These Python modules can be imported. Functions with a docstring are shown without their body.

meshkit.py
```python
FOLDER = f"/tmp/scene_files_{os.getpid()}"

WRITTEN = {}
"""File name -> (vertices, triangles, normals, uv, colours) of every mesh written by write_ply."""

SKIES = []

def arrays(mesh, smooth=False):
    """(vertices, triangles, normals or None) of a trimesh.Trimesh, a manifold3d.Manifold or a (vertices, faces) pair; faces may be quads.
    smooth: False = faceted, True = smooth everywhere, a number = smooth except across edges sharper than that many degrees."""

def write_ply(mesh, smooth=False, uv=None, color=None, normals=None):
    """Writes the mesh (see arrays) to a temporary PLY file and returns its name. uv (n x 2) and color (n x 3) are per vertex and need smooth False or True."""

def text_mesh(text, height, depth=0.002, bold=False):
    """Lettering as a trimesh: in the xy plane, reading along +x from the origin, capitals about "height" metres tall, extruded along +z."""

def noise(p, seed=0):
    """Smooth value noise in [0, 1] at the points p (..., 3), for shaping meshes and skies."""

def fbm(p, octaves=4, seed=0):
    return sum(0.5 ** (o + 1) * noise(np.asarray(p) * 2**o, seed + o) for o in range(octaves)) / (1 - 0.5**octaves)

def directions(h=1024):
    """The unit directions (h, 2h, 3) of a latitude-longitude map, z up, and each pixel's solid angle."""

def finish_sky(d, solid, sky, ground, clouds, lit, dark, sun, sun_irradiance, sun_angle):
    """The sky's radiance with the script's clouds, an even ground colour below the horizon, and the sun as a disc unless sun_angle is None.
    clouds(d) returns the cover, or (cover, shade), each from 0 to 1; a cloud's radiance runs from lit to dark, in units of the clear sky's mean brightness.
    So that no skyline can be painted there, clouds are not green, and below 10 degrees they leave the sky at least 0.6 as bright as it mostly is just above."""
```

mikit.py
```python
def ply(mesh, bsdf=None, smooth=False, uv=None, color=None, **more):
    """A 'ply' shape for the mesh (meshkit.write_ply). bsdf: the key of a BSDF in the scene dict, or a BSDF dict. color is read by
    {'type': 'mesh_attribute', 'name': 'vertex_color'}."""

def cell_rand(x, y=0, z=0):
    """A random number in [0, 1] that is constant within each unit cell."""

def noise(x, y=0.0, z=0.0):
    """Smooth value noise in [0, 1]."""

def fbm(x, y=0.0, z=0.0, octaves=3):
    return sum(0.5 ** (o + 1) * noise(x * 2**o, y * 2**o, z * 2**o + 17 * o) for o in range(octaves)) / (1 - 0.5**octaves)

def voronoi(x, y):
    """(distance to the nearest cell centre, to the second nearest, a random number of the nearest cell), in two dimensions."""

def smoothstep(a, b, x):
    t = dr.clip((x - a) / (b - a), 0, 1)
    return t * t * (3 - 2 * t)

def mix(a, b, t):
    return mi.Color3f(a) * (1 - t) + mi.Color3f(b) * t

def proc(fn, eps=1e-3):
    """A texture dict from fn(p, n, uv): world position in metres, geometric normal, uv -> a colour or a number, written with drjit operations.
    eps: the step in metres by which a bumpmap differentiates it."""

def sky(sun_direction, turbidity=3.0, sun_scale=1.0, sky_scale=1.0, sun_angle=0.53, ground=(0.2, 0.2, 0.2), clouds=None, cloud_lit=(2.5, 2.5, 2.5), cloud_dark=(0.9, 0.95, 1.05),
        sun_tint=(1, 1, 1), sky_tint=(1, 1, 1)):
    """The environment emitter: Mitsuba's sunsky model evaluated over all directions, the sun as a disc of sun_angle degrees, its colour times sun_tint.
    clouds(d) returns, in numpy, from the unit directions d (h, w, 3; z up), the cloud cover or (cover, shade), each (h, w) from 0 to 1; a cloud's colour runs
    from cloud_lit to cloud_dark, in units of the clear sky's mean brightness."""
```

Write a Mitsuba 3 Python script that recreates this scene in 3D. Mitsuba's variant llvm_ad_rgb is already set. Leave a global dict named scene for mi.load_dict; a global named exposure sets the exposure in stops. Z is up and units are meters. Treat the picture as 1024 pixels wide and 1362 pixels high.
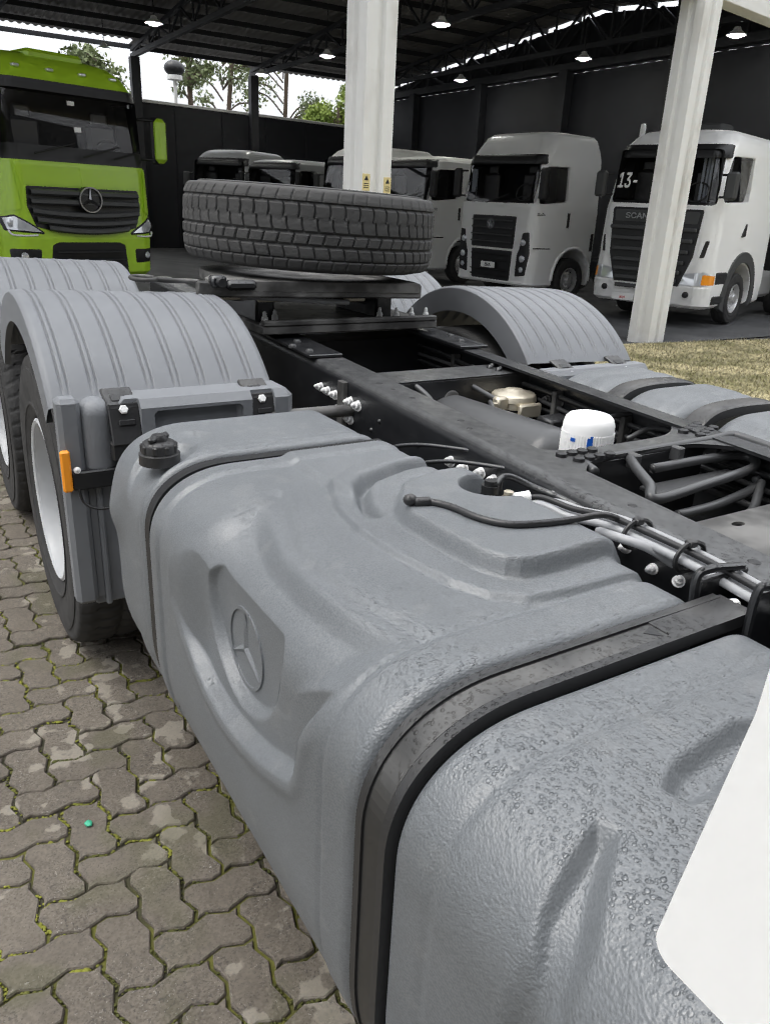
import math, random
import numpy as np, trimesh, manifold3d as m3
import drjit as dr, mitsuba as mi, mikit, meshkit
from shapely.geometry import Polygon
from shapely import affinity
random.seed(7)
rng = np.random.default_rng(7)
scene, labels = {}, {}

# ------------------------------------------------------------------ camera, sky, exposure
EYE = 1.55
F = 1030.0                                     # focal length in pixels of the 1024 px wide photograph
down = np.array([382.0 - 512, 3281.0 - 681, F]); down /= np.linalg.norm(down)
ux = -165.0 - 512
axis = np.array([ux, -(down[0] * ux + down[2] * F) / down[1], F]); axis /= np.linalg.norm(axis)
CR = np.array([np.cross(axis, -down), axis, -down])       # rows: the yard's x, y, z axes seen from the camera
fwd, up = CR[:, 2], -CR[:, 1]
cam_at = np.array([0.0, 0.0, EYE])
scene['camera'] = {'type': 'perspective', 'fov': math.degrees(2 * math.atan(512 / F)), 'fov_axis': 'x', 'near_clip': 0.02, 'far_clip': 3000.0,
                   'to_world': mi.ScalarTransform4f().look_at(origin=cam_at.tolist(), target=(cam_at + fwd).tolist(), up=up.tolist())}
exposure = 2.95
# overcast: three times brighter overhead than at the horizon
scene['daylight'] = mikit.sky((-0.42, 0.10, 0.9), turbidity=3, sun_scale=0.20, sun_angle=40, sky_scale=1.0, clouds=lambda d: (1.0, 1 - (1 + 2 * np.clip(d[..., 2], 0, 1)) / 3),
                              cloud_lit=(3.30, 3.40, 3.55), cloud_dark=(0.0, 0.0, 0.0), sun_tint=(0.86, 0.97, 1.16))

# ------------------------------------------------------------------ helpers
def numbered(key):
    if key not in used: used[key] = 0; return key
    used[key] += 1; return f'{key}_{used[key]:03d}'
used = {}
def part(parent, name, mesh, mat, smooth=False, label=None):
    key = numbered(f'{parent}__{name}' if parent else name)
    scene[key] = mikit.ply(mesh, mat, smooth=smooth)
    if label: labels[key] = {'label': label}
    return key
def tag(key, label=None, cat=None, group=None, kind=None):
    d = labels.setdefault(key, {})
    for k, v in (('label', label), ('category', cat), ('group', group), ('kind', kind)):
        if v: d[k] = v
    return key
def thing(name, label, cat, group=None):
    return tag(numbered(name), label, cat, group)
def cat(ms): return trimesh.util.concatenate([m for m in ms if m is not None])
def tm(v, f): return trimesh.Trimesh(np.asarray(v, float), np.asarray(f), process=False)
def man(m):
    m = m.copy(); m.merge_vertices()
    return m3.Manifold(m3.Mesh(np.asarray(m.vertices, np.float32), np.asarray(m.faces, np.uint32)))
def unman(m):
    a = m.to_mesh(); return tm(a.vert_properties[:, :3], a.tri_verts)
def hull(p): return trimesh.convex.convex_hull(np.asarray(p, float))
def box(lo, hi, b=0.004):
    lo, hi = np.minimum(lo, hi).astype(float), np.maximum(lo, hi).astype(float)
    b = min(b, (hi - lo).min() * 0.45); pts = []
    for s in np.ndindex(2, 2, 2):
        c = np.where(np.array(s) == 0, lo, hi); inn = np.where(np.array(s) == 0, b, -b)
        for k in range(3):
            q = c + inn; q[k] = c[k]; pts.append(q)
    return hull(pts)
def obox(c, ax, size, b=0.003):
    """box about c whose local axes are the rows of ax"""
    m = box(-np.array(size) / 2, np.array(size) / 2, b); m.vertices = m.vertices @ np.asarray(ax, float) + np.asarray(c, float); return m
def frame_of(d, upv=(0, 0, 1)):
    d = np.asarray(d, float); d = d / np.linalg.norm(d); s = np.cross(d, upv)
    if np.linalg.norm(s) < 1e-4: s = np.cross(d, (1, 0, 0))
    s /= np.linalg.norm(s); return np.array([d, s, np.cross(s, d)])
def beam(a, b, w, h, bev=0.003):
    a, b = np.asarray(a, float), np.asarray(b, float); ax = frame_of(b - a)
    return obox((a + b) / 2, ax, (np.linalg.norm(b - a), w, h), bev)
def cyl(a, b, r, n=16, r2=None):
    a, b = np.asarray(a, float), np.asarray(b, float); r2 = r if r2 is None else r2
    d, s, t = frame_of(b - a); k = np.arange(n) * 2 * np.pi / n
    ring = np.cos(k)[:, None] * s + np.sin(k)[:, None] * t
    v = np.vstack([a + ring * r, b + ring * r2, [a], [b]]); i = np.arange(n); j = (i + 1) % n
    f = np.vstack([np.stack([i, j, j + n], 1), np.stack([i, j + n, i + n], 1), np.stack([j, i, i * 0 + 2 * n], 1), np.stack([i + n, j + n, i * 0 + 2 * n + 1], 1)])
    m = tm(v, f); return m if m.volume > 0 else tm(v, f[:, ::-1])
def spline(p, n=6):
    p = np.asarray(p, float)
    if len(p) < 3: return p
    q = np.vstack([2 * p[0] - p[1], p, 2 * p[-1] - p[-2]]); out = []
    for i in range(1, len(q) - 2):
        for t in np.arange(n) / n:
            a, b, c, d = q[i - 1:i + 3]
            out.append(0.5 * (2 * b + (c - a) * t + (2 * a - 5 * b + 4 * c - d) * t * t + (3 * b - a - 3 * c + d) * t ** 3))
    return np.vstack(out + [p[-1:]])
def tube(p, r, n=10, smooth=6):
    p = spline(p, smooth) if smooth else np.asarray(p, float)
    t = np.gradient(p, axis=0); t /= np.linalg.norm(t, axis=1, keepdims=True) + 1e-12
    s = np.cross(t[0], (0, 0, 1)); s = s if np.linalg.norm(s) > .1 else np.cross(t[0], (1, 0, 0)); S = []
    for k in range(len(p)):
        s = s - t[k] * (s @ t[k]); s /= np.linalg.norm(s) + 1e-12; S.append(s)
    S = np.array(S); U = np.cross(t, S); k = np.arange(n) * 2 * np.pi / n
    v = (p[:, None] + r * (np.cos(k)[None, :, None] * S[:, None] + np.sin(k)[None, :, None] * U[:, None])).reshape(-1, 3)
    i, j = np.meshgrid(np.arange(len(p) - 1), np.arange(n), indexing='ij'); j2 = (j + 1) % n
    q = np.stack([i * n + j, i * n + j2, (i + 1) * n + j2, (i + 1) * n + j], -1).reshape(-1, 4)
    f = np.vstack([q[:, [0, 1, 2]], q[:, [0, 2, 3]]]); e = len(v); m = len(p) - 1
    v = np.vstack([v, p[:1], p[-1:]]); a = np.arange(n); b = (a + 1) % n
    f = np.vstack([f, np.stack([b, a, a * 0 + e], 1), np.stack([m * n + a, m * n + b, a * 0 + e + 1], 1)])
    w = tm(v, f); return w if w.volume > 0 else tm(v, f[:, ::-1])
def lathe(prof, o=(0, 0, 0), ax=(0, 0, 1), n=32):
    """prof: (radius, height along ax)"""
    prof = np.asarray(prof, float); d, s, t = frame_of(ax); k = np.arange(n) * 2 * np.pi / n
    ring = np.cos(k)[:, None] * s + np.sin(k)[:, None] * t
    v = (np.asarray(o, float) + prof[:, None, :1] * ring[None] + prof[:, None, 1:] * d).reshape(-1, 3)
    i, j = np.meshgrid(np.arange(len(prof) - 1), np.arange(n), indexing='ij'); j2 = (j + 1) % n
    q = np.stack([i * n + j, i * n + j2, (i + 1) * n + j2, (i + 1) * n + j], -1).reshape(-1, 4)
    return tm(v, np.vstack([q[:, [0, 1, 2]], q[:, [0, 2, 3]]]))
def prism(poly, h, o, ex, ey, ez):
    """polygon (2-D points or shapely) in the plane o + a ex + b ey, thickened by h along ez"""
    g = poly if hasattr(poly, 'exterior') else Polygon(poly)
    m = trimesh.creation.extrude_polygon(g.buffer(0), h, engine='earcut')
    m.vertices = np.asarray(o, float) + m.vertices @ np.array([ex, ey, ez], float)
    if np.linalg.det(np.array([ex, ey, ez], float)) < 0: m.invert()
    return m
def grid(P):
    """P (a, b, 3) -> quad mesh"""
    a, b = P.shape[:2]; i, j = np.meshgrid(np.arange(a - 1), np.arange(b - 1), indexing='ij')
    q = np.stack([i * b + j, i * b + j + 1, (i + 1) * b + j + 1, (i + 1) * b + j], -1).reshape(-1, 4)
    return tm(P.reshape(-1, 3), np.vstack([q[:, [0, 1, 2]], q[:, [0, 2, 3]]]))
def ell(c, r, sub=2):
    m = trimesh.creation.icosphere(subdivisions=sub); m.vertices = m.vertices * np.asarray(r, float) + np.asarray(c, float); return m
def sstep(a, b, x):
    t = np.clip((x - a) / (b - a), 0, 1); return t * t * (3 - 2 * t)
def polydist(p, poly, closed=True):
    """distance to the polyline, and whether inside"""
    poly = np.asarray(poly, float); q = np.roll(poly, -1, 0) if closed else poly[1:]; a = poly if closed else poly[:-1]
    best = np.full(len(p), 9.0); ins = np.zeros(len(p), bool)
    for s, e in zip(a, q):
        d = e - s; t = np.clip(((p - s) @ d) / (d @ d + 1e-12), 0, 1); best = np.minimum(best, np.linalg.norm(p - s - t[:, None] * d, axis=1))
        if closed:
            c = (s[1] > p[:, 1]) != (e[1] > p[:, 1]); ins ^= c & (p[:, 0] < (e[0] - s[0]) * (p[:, 1] - s[1]) / (e[1] - s[1] + 1e-12) + s[0])
    return best, ins
def moved(m, M):
    m = m.copy(); m.vertices = m.vertices @ M[:3, :3].T + M[:3, 3]; return m
def ground_z(x, y):
    k = sstep(3.4, 9.5, np.asarray(x, float)); return -0.40 * k - 0.10 * sstep(6, 12, np.asarray(y, float)) * (1 - k)

# ------------------------------------------------------------------ materials
def rgb(*c): return {'type': 'rgb', 'value': list(c)}
def pr(name, col, rough=0.5, bump=None, bscale=1.0, two=True, **kw):
    b = {'type': 'principled', 'base_color': rgb(*col) if isinstance(col, tuple) else mikit.proc(col), 'roughness': rough if not callable(rough) else mikit.proc(rough), **kw}
    if bump: b = {'type': 'bumpmap', 'arbitrary': mikit.proc(bump, 5e-4), 'scale': bscale, 'bsdf': b}
    scene[name] = {'type': 'twosided', 'bsdf': b} if two else b
nz, fb, mixc, ss = mikit.noise, mikit.fbm, mikit.mix, mikit.smoothstep
def drops(p, s, lo, hi):
    """round water drops: height 0..1 of the caps, on faces seen from above"""
    d, _, w = mikit.voronoi(p.x * s, p.y * s)
    r = 0.12 + 0.34 * w * w
    return dr.select(w > lo, dr.sqrt(dr.maximum(1 - dr.square(d / r), 0)) * r, 0) / s
def grain(p): return nz(p.x * 420, p.y * 420, p.z * 420) * 0.0007 + nz(p.x * 190, p.y * 190, p.z * 190) * 0.00035
def tank_bump(p, n, uv):
    upw = ss(0.74, 0.93, n.z)
    return grain(p) + upw * (drops(p, 150.0, 0.70, 1) * 0.55 + drops(p + 3.3, 260.0, 0.35, 1) * 0.65)
def tank_rough(p, n, uv):
    wet = dr.select(drops(p, 150.0, 0.70, 1) + drops(p + 3.3, 260.0, 0.35, 1) > 0, 1.0, 0.0)
    return 0.44 - 0.06 * ss(0.3, 0.7, fb(p.x * 9, p.y * 9, p.z * 9)) - 0.34 * wet * ss(0.74, 0.93, n.z)
def tank_col(p, n, uv):
    f = fb(p.x * 5, p.y * 5, p.z * 5, octaves=4)
    c = mixc((0.096, 0.104, 0.112), (0.132, 0.140, 0.148), f)
    dust = ss(0.60, 0.78, fb(p.x * 22 + 5, p.y * 22, p.z * 22)) * 0.12
    c = mixc(c, (0.22, 0.217, 0.21), dust)
    return c * (0.86 + 0.28 * nz(p.x * 430, p.y * 430, p.z * 430))
pr('mat_tank', tank_col, tank_rough, tank_bump, 1.0, specular=0.85)
pr('mat_fender', lambda p, n, uv: mixc((0.134, 0.140, 0.151), (0.166, 0.173, 0.184), fb(p.x * 7, p.y * 7, p.z * 7)), 0.52,
   lambda p, n, uv: nz(p.x * 260, p.y * 260, p.z * 260) * 0.0008, 1.0, specular=0.5)
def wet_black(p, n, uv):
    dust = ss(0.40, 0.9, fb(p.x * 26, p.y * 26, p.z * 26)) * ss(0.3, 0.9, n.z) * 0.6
    return mixc((0.009, 0.0095, 0.011), (0.070, 0.071, 0.072), 0.45 * dust + ss(0.35, 0.95, n.z) * (0.18 + 0.35 * fb(p.x * 60, p.y * 60, p.z * 60)))  # besides dust, upward faces are painted paler to carry light from above
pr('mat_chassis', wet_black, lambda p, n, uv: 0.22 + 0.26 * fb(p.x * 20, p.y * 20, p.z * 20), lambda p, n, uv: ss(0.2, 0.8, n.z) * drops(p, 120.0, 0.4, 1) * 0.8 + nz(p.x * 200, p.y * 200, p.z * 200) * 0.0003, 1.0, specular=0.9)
pr('mat_black_plastic', (0.012, 0.012, 0.013), 0.42)
pr('mat_frame', (0.055, 0.056, 0.058), 0.32)
pr('mat_strap', lambda p, n, uv: mixc((0.022, 0.022, 0.023), (0.070, 0.068, 0.066), ss(0.3, 0.8, fb(p.x * 8, p.y * 8, p.z * 8)) * ss(0.2, 0.8, n.z)), 0.36,  # wet highlights put into the colour as paler upward faces
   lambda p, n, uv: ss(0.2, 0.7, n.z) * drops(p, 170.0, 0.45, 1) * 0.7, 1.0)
pr('mat_rubber', lambda p, n, uv: mixc((0.016, 0.016, 0.017), (0.042, 0.041, 0.040), fb(p.x * 16, p.y * 16, p.z * 16)), 0.75, lambda p, n, uv: nz(p.x * 150, p.y * 150, p.z * 150) * 0.001)
pr('mat_tread', lambda p, n, uv: mixc((0.030, 0.0295, 0.029), (0.066, 0.065, 0.064), fb(p.x * 11, p.y * 11, p.z * 11, octaves=4)), 0.8, lambda p, n, uv: fb(p.x * 120, p.y * 120, p.z * 120) * 0.0016)
pr('mat_dusty_steel', lambda p, n, uv: mixc((0.030, 0.029, 0.028), (0.14, 0.137, 0.132), ss(0.3, 0.75, fb(p.x * 10, p.y * 10, p.z * 10, octaves=4))), 0.6, lambda p, n, uv: fb(p.x * 80, p.y * 80, p.z * 80) * 0.0015)
pr('mat_zinc', (0.70, 0.70, 0.69), 0.35)
pr('mat_strap_insert', lambda p, n, uv: mixc((0.020, 0.020, 0.020), (0.085, 0.083, 0.080), ss(0.25, 0.7, fb(p.x * 9, p.y * 9, p.z * 9)) * ss(0.1, 0.7, n.z)), 0.3, lambda p, n, uv: ss(0.2, 0.7, n.z) * drops(p, 170.0, 0.5, 1) * 0.7, 1.0)  # dusty grey, with the wet highlight coloured into upward faces
pr('mat_pipe', (0.30, 0.305, 0.315), 0.35)
pr('mat_brass', (0.55, 0.50, 0.40), 0.4, metallic=0.6)
pr('mat_white_paint', (0.84, 0.84, 0.83), 0.25, clearcoat=0.6, clearcoat_gloss=0.9)
pr('mat_rim', (0.42, 0.43, 0.44), 0.4)
pr('mat_alu_rim', (0.62, 0.62, 0.62), 0.35, metallic=0.7)
pr('mat_green_paint', (0.41, 0.66, 0.030), 0.28, clearcoat=0.9, clearcoat_gloss=0.92)
pr('mat_silver_paint', (0.34, 0.35, 0.36), 0.3, clearcoat=0.6)
pr('mat_cab_interior', (0.006, 0.006, 0.0065), 0.9, specular=0.1)
pr('mat_wall_grey', (0.10, 0.10, 0.10), 0.8)
pr('mat_curtain', (0.20, 0.22, 0.25), 0.8)
pr('mat_grille', (0.016, 0.0165, 0.018), 0.4)
pr('mat_grille_grey', (0.055, 0.057, 0.058), 0.5)
pr('mat_chrome', (0.85, 0.85, 0.86), 0.18, metallic=1.0)
pr('mat_dark_chrome', (0.30, 0.30, 0.31), 0.25, metallic=1.0)
pr('mat_orange', (0.85, 0.30, 0.02), 0.3)
pr('mat_red', (0.55, 0.03, 0.03), 0.3)
pr('mat_blue', (0.01, 0.09, 0.42), 0.45)
pr('mat_white_print', (0.85, 0.85, 0.84), 0.5)
pr('mat_yellow_sign', (0.62, 0.52, 0.25), 0.6)
pr('mat_concrete_white', lambda p, n, uv: mixc((0.72, 0.72, 0.70), (0.50, 0.48, 0.44), ss(0.5, 0.85, fb(p.x * 3, p.y * 3, p.z * 1.2, octaves=4)) * 0.7 + 0.6 * ss(0.35, -0.35, p.z) * fb(p.x * 9, p.y * 9, p.z * 9)), 0.75,
   lambda p, n, uv: fb(p.x * 25, p.y * 25, p.z * 25) * 0.004)
pr('mat_asphalt', lambda p, n, uv: mixc((0.040, 0.041, 0.043), (0.085, 0.086, 0.09), fb(p.x * 1.7, p.y * 1.7, 0, octaves=4)), 0.55)
def paver_col(p, n, uv):
    i = mikit.cell_rand(dr.floor(p.x * 10), dr.floor(p.y * 10))
    f = fb(p.x * 14, p.y * 14, p.z * 9, octaves=4)
    c = mixc((0.092, 0.078, 0.062), (0.163, 0.141, 0.115), 0.65 * f + 0.35 * nz(p.x * 3.1, p.y * 3.1))
    sp = nz(p.x * 300, p.y * 300, p.z * 300)
    c = c * (0.70 + 0.60 * nz(p.x * 210 + 4, p.y * 210, p.z * 210))
    c = mixc(c, (0.040, 0.038, 0.036), ss(0.58, 0.9, sp) * 0.6)
    c = mixc(c, (0.33, 0.32, 0.30), ss(0.84, 0.97, nz(p.x * 260 + 9, p.y * 260, p.z * 260)) * 0.6)
    worn = ss(0.62, 0.67, fb(p.x * 15 + 3.1, p.y * 15 + 7.7, 0, octaves=5) * 0.7 + 0.3 * nz(p.x * 5 + 2, p.y * 5))
    c = mixc(c, (0.37, 0.34, 0.285), worn * 0.42)
    mossy = ss(0.60, 0.78, fb(p.x * 6 + 20, p.y * 6, 0, octaves=3))
    return mixc(c, (0.075, 0.078, 0.030), mossy * 0.32)
pr('mat_paver', paver_col, 0.8, lambda p, n, uv: nz(p.x * 380, p.y * 380, p.z * 380) * 0.0012 + fb(p.x * 60, p.y * 60, p.z * 60) * 0.004)
pr('mat_joint', lambda p, n, uv: mixc((0.040, 0.037, 0.022), (0.105, 0.105, 0.020), ss(0.35, 0.65, fb(p.x * 9, p.y * 9, 0))), 0.9, lambda p, n, uv: fb(p.x * 200, p.y * 200, 0) * 0.004)
pr('mat_moss', lambda p, n, uv: mixc((0.065, 0.068, 0.016), (0.20, 0.205, 0.028), ss(0.35, 0.7, fb(p.x * 5, p.y * 5, 0))), 0.9)
pr('mat_grass', lambda p, n, uv: mixc((0.10, 0.093, 0.035), (0.34, 0.295, 0.17), ss(0.25, 0.7, fb(p.x * 2.2, p.y * 2.2, 0, octaves=5))), 0.9)
pr('mat_dry_blades', lambda p, n, uv: mixc((0.11, 0.105, 0.05), (0.40, 0.355, 0.24), mikit.cell_rand(dr.floor(p.x * 30), dr.floor(p.y * 30))), 0.85)
pr('mat_dark_wall', lambda p, n, uv: mixc((0.0085, 0.0095, 0.013), (0.014, 0.015, 0.020), fb(p.x * 0.7, p.y * 0.7, p.z * 0.7)), 0.7)
pr('mat_roof', lambda p, n, uv: mixc((0.13, 0.125, 0.118), (0.20, 0.19, 0.18), fb(p.x * 0.6, p.y * 0.6, 0)), 0.55)
pr('mat_steel_dark', (0.016, 0.017, 0.021), 0.55)
pr('mat_bark', (0.10, 0.075, 0.055), 0.9)
pr('mat_leaf', lambda p, n, uv: mixc((0.075, 0.10, 0.045), (0.17, 0.20, 0.075), fb(p.x * 0.8, p.y * 0.8, p.z * 0.8)), 0.7)
pr('mat_leaf_bright', lambda p, n, uv: mixc((0.10, 0.16, 0.02), (0.24, 0.30, 0.05), fb(p.x * 0.8, p.y * 0.8, p.z * 0.8)), 0.7)
pr('mat_lens', (0.75, 0.77, 0.80), 0.1, metallic=0.5)
pr('mat_green_scrap', (0.05, 0.36, 0.22), 0.5)
scene['mat_glass'] = {'type': 'thindielectric', 'int_ior': 1.30}
# ------------------------------------------------------------------ the ground
def sheet(x0, x1, y0, y1, step, dz):
    xs = np.linspace(x0, x1, int((x1 - x0) / step) + 2); ys = np.linspace(y0, y1, int((y1 - y0) / step) + 2)
    X, Y = np.meshgrid(xs, ys); return grid(np.stack([X, Y, ground_z(X, Y) + dz], -1))
far = [(-60, -60), (-6, -6), (-6, 14.5), (-60, 70)]
part(None, 'ground', cat([sheet(-22, 60, -20, 70, 1.0, -0.06)] + [tm([(-900, -900, -.8), (900, -900, -.8), (900, 900, -.8), (-900, 900, -.8)], [[0, 1, 2], [0, 2, 3]])]), 'mat_asphalt', True)
tag('ground', 'grey ground around the yard and below the shed', kind='structure')
part(None, 'shed_floor', sheet(-18, 45, 9.0, 60, 0.8, -0.035), 'mat_asphalt', True)
tag('shed_floor', 'dark asphalt floor of the open shed where the trucks are parked', kind='structure')
part(None, 'pavement', sheet(-8, 4.6, -4, 9.0, 0.4, -0.010), 'mat_joint', True)
tag('pavement', 'grey interlocking block pavement with mossy joints beside the truck', kind='structure')
U = 0.1016; OX, OY = 0.0635, 1.2085          # paver module and lattice origin
WAVE = [(0.0, 0.0), (0.28, 0.085), (0.72, -0.085)]
def paver_outline(cells):
    """outline of two lattice cells with the wavy lattice edges, counter-clockwise"""
    (i0, j0), (i1, j1) = min(cells), max(cells); pts = []
    def run(a, b):
        a, b = np.array(a), np.array(b); d = b - a; L = int(abs(d).sum()); d = d / L
        for k in range(L):
            for t, o in (WAVE if d.sum() > 0 else [(0, 0)] + [(1 - t, o) for t, o in WAVE[:0:-1]]):
                q = a + d * (k + t); pts.append((q[0], q[1] + o) if d[0] else (q[0] + o, q[1]))
    run((i0, j0), (i1 + 1, j0)); run((i1 + 1, j0), (i1 + 1, j1 + 1)); run((i1 + 1, j1 + 1), (i0, j1 + 1)); run((i0, j1 + 1), (i0, j0))
    return np.array(pts) * U
def paver_mesh(cells, var):
    r = np.random.default_rng(var); c = np.mean(np.array(cells) + 0.5, 0) * U
    g = Polygon(paver_outline(cells) - c); top = g.buffer(-0.0068, join_style=2).simplify(0.0005); mid = g.buffer(-0.0042, join_style=2).simplify(0.0005)
    t, m = (np.array(x.exterior.coords)[:-1] for x in (top, mid))
    if len(t) != len(m): t = m * 0.965
    n = len(t); k = np.arange(n); j = (k + 1) % n
    jit = r.normal(0, 0.0012, (n, 2)); t = t + jit; m = m + jit
    v = np.vstack([np.c_[t, np.zeros(n)], np.c_[m, np.full(n, -0.004)], np.c_[m, np.full(n, -0.03)]])
    tri = trimesh.creation.triangulate_polygon(Polygon(t), engine='earcut')
    vv, ff = np.asarray(tri[0]), np.asarray(tri[1])
    vt = np.c_[vv, np.zeros(len(vv))]
    side = np.vstack([np.stack([k, k + n, j + n], 1), np.stack([k, j + n, j], 1), np.stack([k + n, k + 2 * n, j + 2 * n], 1), np.stack([k + n, j + 2 * n, j + n], 1)])
    a = np.cross(*(vv[ff][:, q] - vv[ff][:, 0] for q in (1, 2)))
    ff = np.where((a < 0)[:, None], ff[:, ::-1], ff)
    m1 = cat([tm(vt, ff), tm(v, side)])
    return m1
variants = {}
def paver_kind(hz, v):
    cells = [(0, 0), (1, 0)] if hz else [(0, 0), (0, 1)]
    key = (hz, v)
    if key not in variants:
        s = v
        while (m := paver_mesh(cells, s)) is None: s += 100
        variants[key] = (m, mikit.ply(m, 'mat_paver'))
    return variants[key]
spots = []
for i in range(-60, 42):
    for j in range(-38, 76):
        m = (i - j) % 4
        if m == 2: spots.append((True, i, j))
        if m == 1: spots.append((False, i, j))
def paver_at(hz, i, j):
    c = np.array([OX + (i + (1 if hz else .5)) * U, OY + (j + (.5 if hz else 1)) * U]); r = np.random.default_rng(abs(i * 1009 + j * 31 + 77777))
    return c, mi.ScalarTransform4f().translate([float(c[0]), float(c[1]), float(r.normal(0, 0.0022))]).rotate([1, 0, 0], float(r.normal(0, .9))).rotate([0, 1, 0], float(r.normal(0, .9))).rotate([0, 0, 1], float(r.normal(0, .6))), int(r.integers(0, 6))
near, rest = [], []
for hz, i, j in spots:
    c, T, v = paver_at(hz, i, j)
    ok = -0.75 < c[0] < 0.80 and 0.75 < c[1] < 4.5
    (near if ok else rest).append((c, hz, T, v))
near.sort(key=lambda q: np.hypot(q[0][0] - 0.28, (q[0][1] - 1.0) * 0.62)); rest += near[296:]; near = near[:296]
for c, hz, T, v in near:
    scene[numbered('pavement__paver')] = {**paver_kind(hz, v)[1], 'to_world': T}
far_pavers = []
for c, hz, T, v in rest:
    if -3.2 < c[0] < 3.9 and -1.6 < c[1] < 7.6: far_pavers.append(moved(paver_kind(hz, v)[0], np.array(T.matrix)))
key = part('pavement', 'paver_field', cat(far_pavers), 'mat_paver'); tag(key, 'far field of grey paving blocks', kind='stuff')
# moss in the joints
clumps = []
blob = [trimesh.creation.icosahedron() for _ in range(4)]
for b in blob: b.vertices = b.vertices * (1, 1, .55) * (1 + rng.normal(0, .25, (len(b.vertices), 1)))
for k in range(22000):
    if k < 19800: x, y = rng.uniform(-.5, .85), rng.uniform(.7, 4.6)
    else: x, y = rng.uniform(-1.5, 2.5), rng.uniform(-1, 7)
    if meshkit.fbm(np.array([[x * 4.2, y * 4.2, 2.0]]), 3)[0] < 0.40: continue
    # snap to the nearest wavy joint line
    gx, gy = (x - OX) / U, (y - OY) / U; fx, fy = gx - round(gx), gy - round(gy)
    i, j = math.floor(gx), math.floor(gy); m = (i - j) % 4
    wave = lambda t: np.interp(t, [0, .28, .72, 1], [0, .085, -.085, 0])
    if abs(fx) < abs(fy):
        li = round(gx)
        if ((li - 1 - j) % 4) == 2: continue
        gx = li + wave(gy - j) + rng.normal(0, .045)
    else:
        lj = round(gy)
        if ((i - (lj - 1)) % 4) == 1: continue
        gy = lj + wave(gx - i) + rng.normal(0, .03)
    s = rng.uniform(.0022, .0056) * (1.5 if rng.random() < .12 else 1)
    b = blob[k % 4].copy(); b.vertices = b.vertices * s * (1, 1, .8) + (OX + gx * U, OY + gy * U, -.006 + s * .15); clumps.append(b)
part(None, 'moss', cat(clumps), 'mat_moss', True); tag('moss', 'yellow green moss growing in the joints of the paving blocks', kind='stuff')
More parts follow.
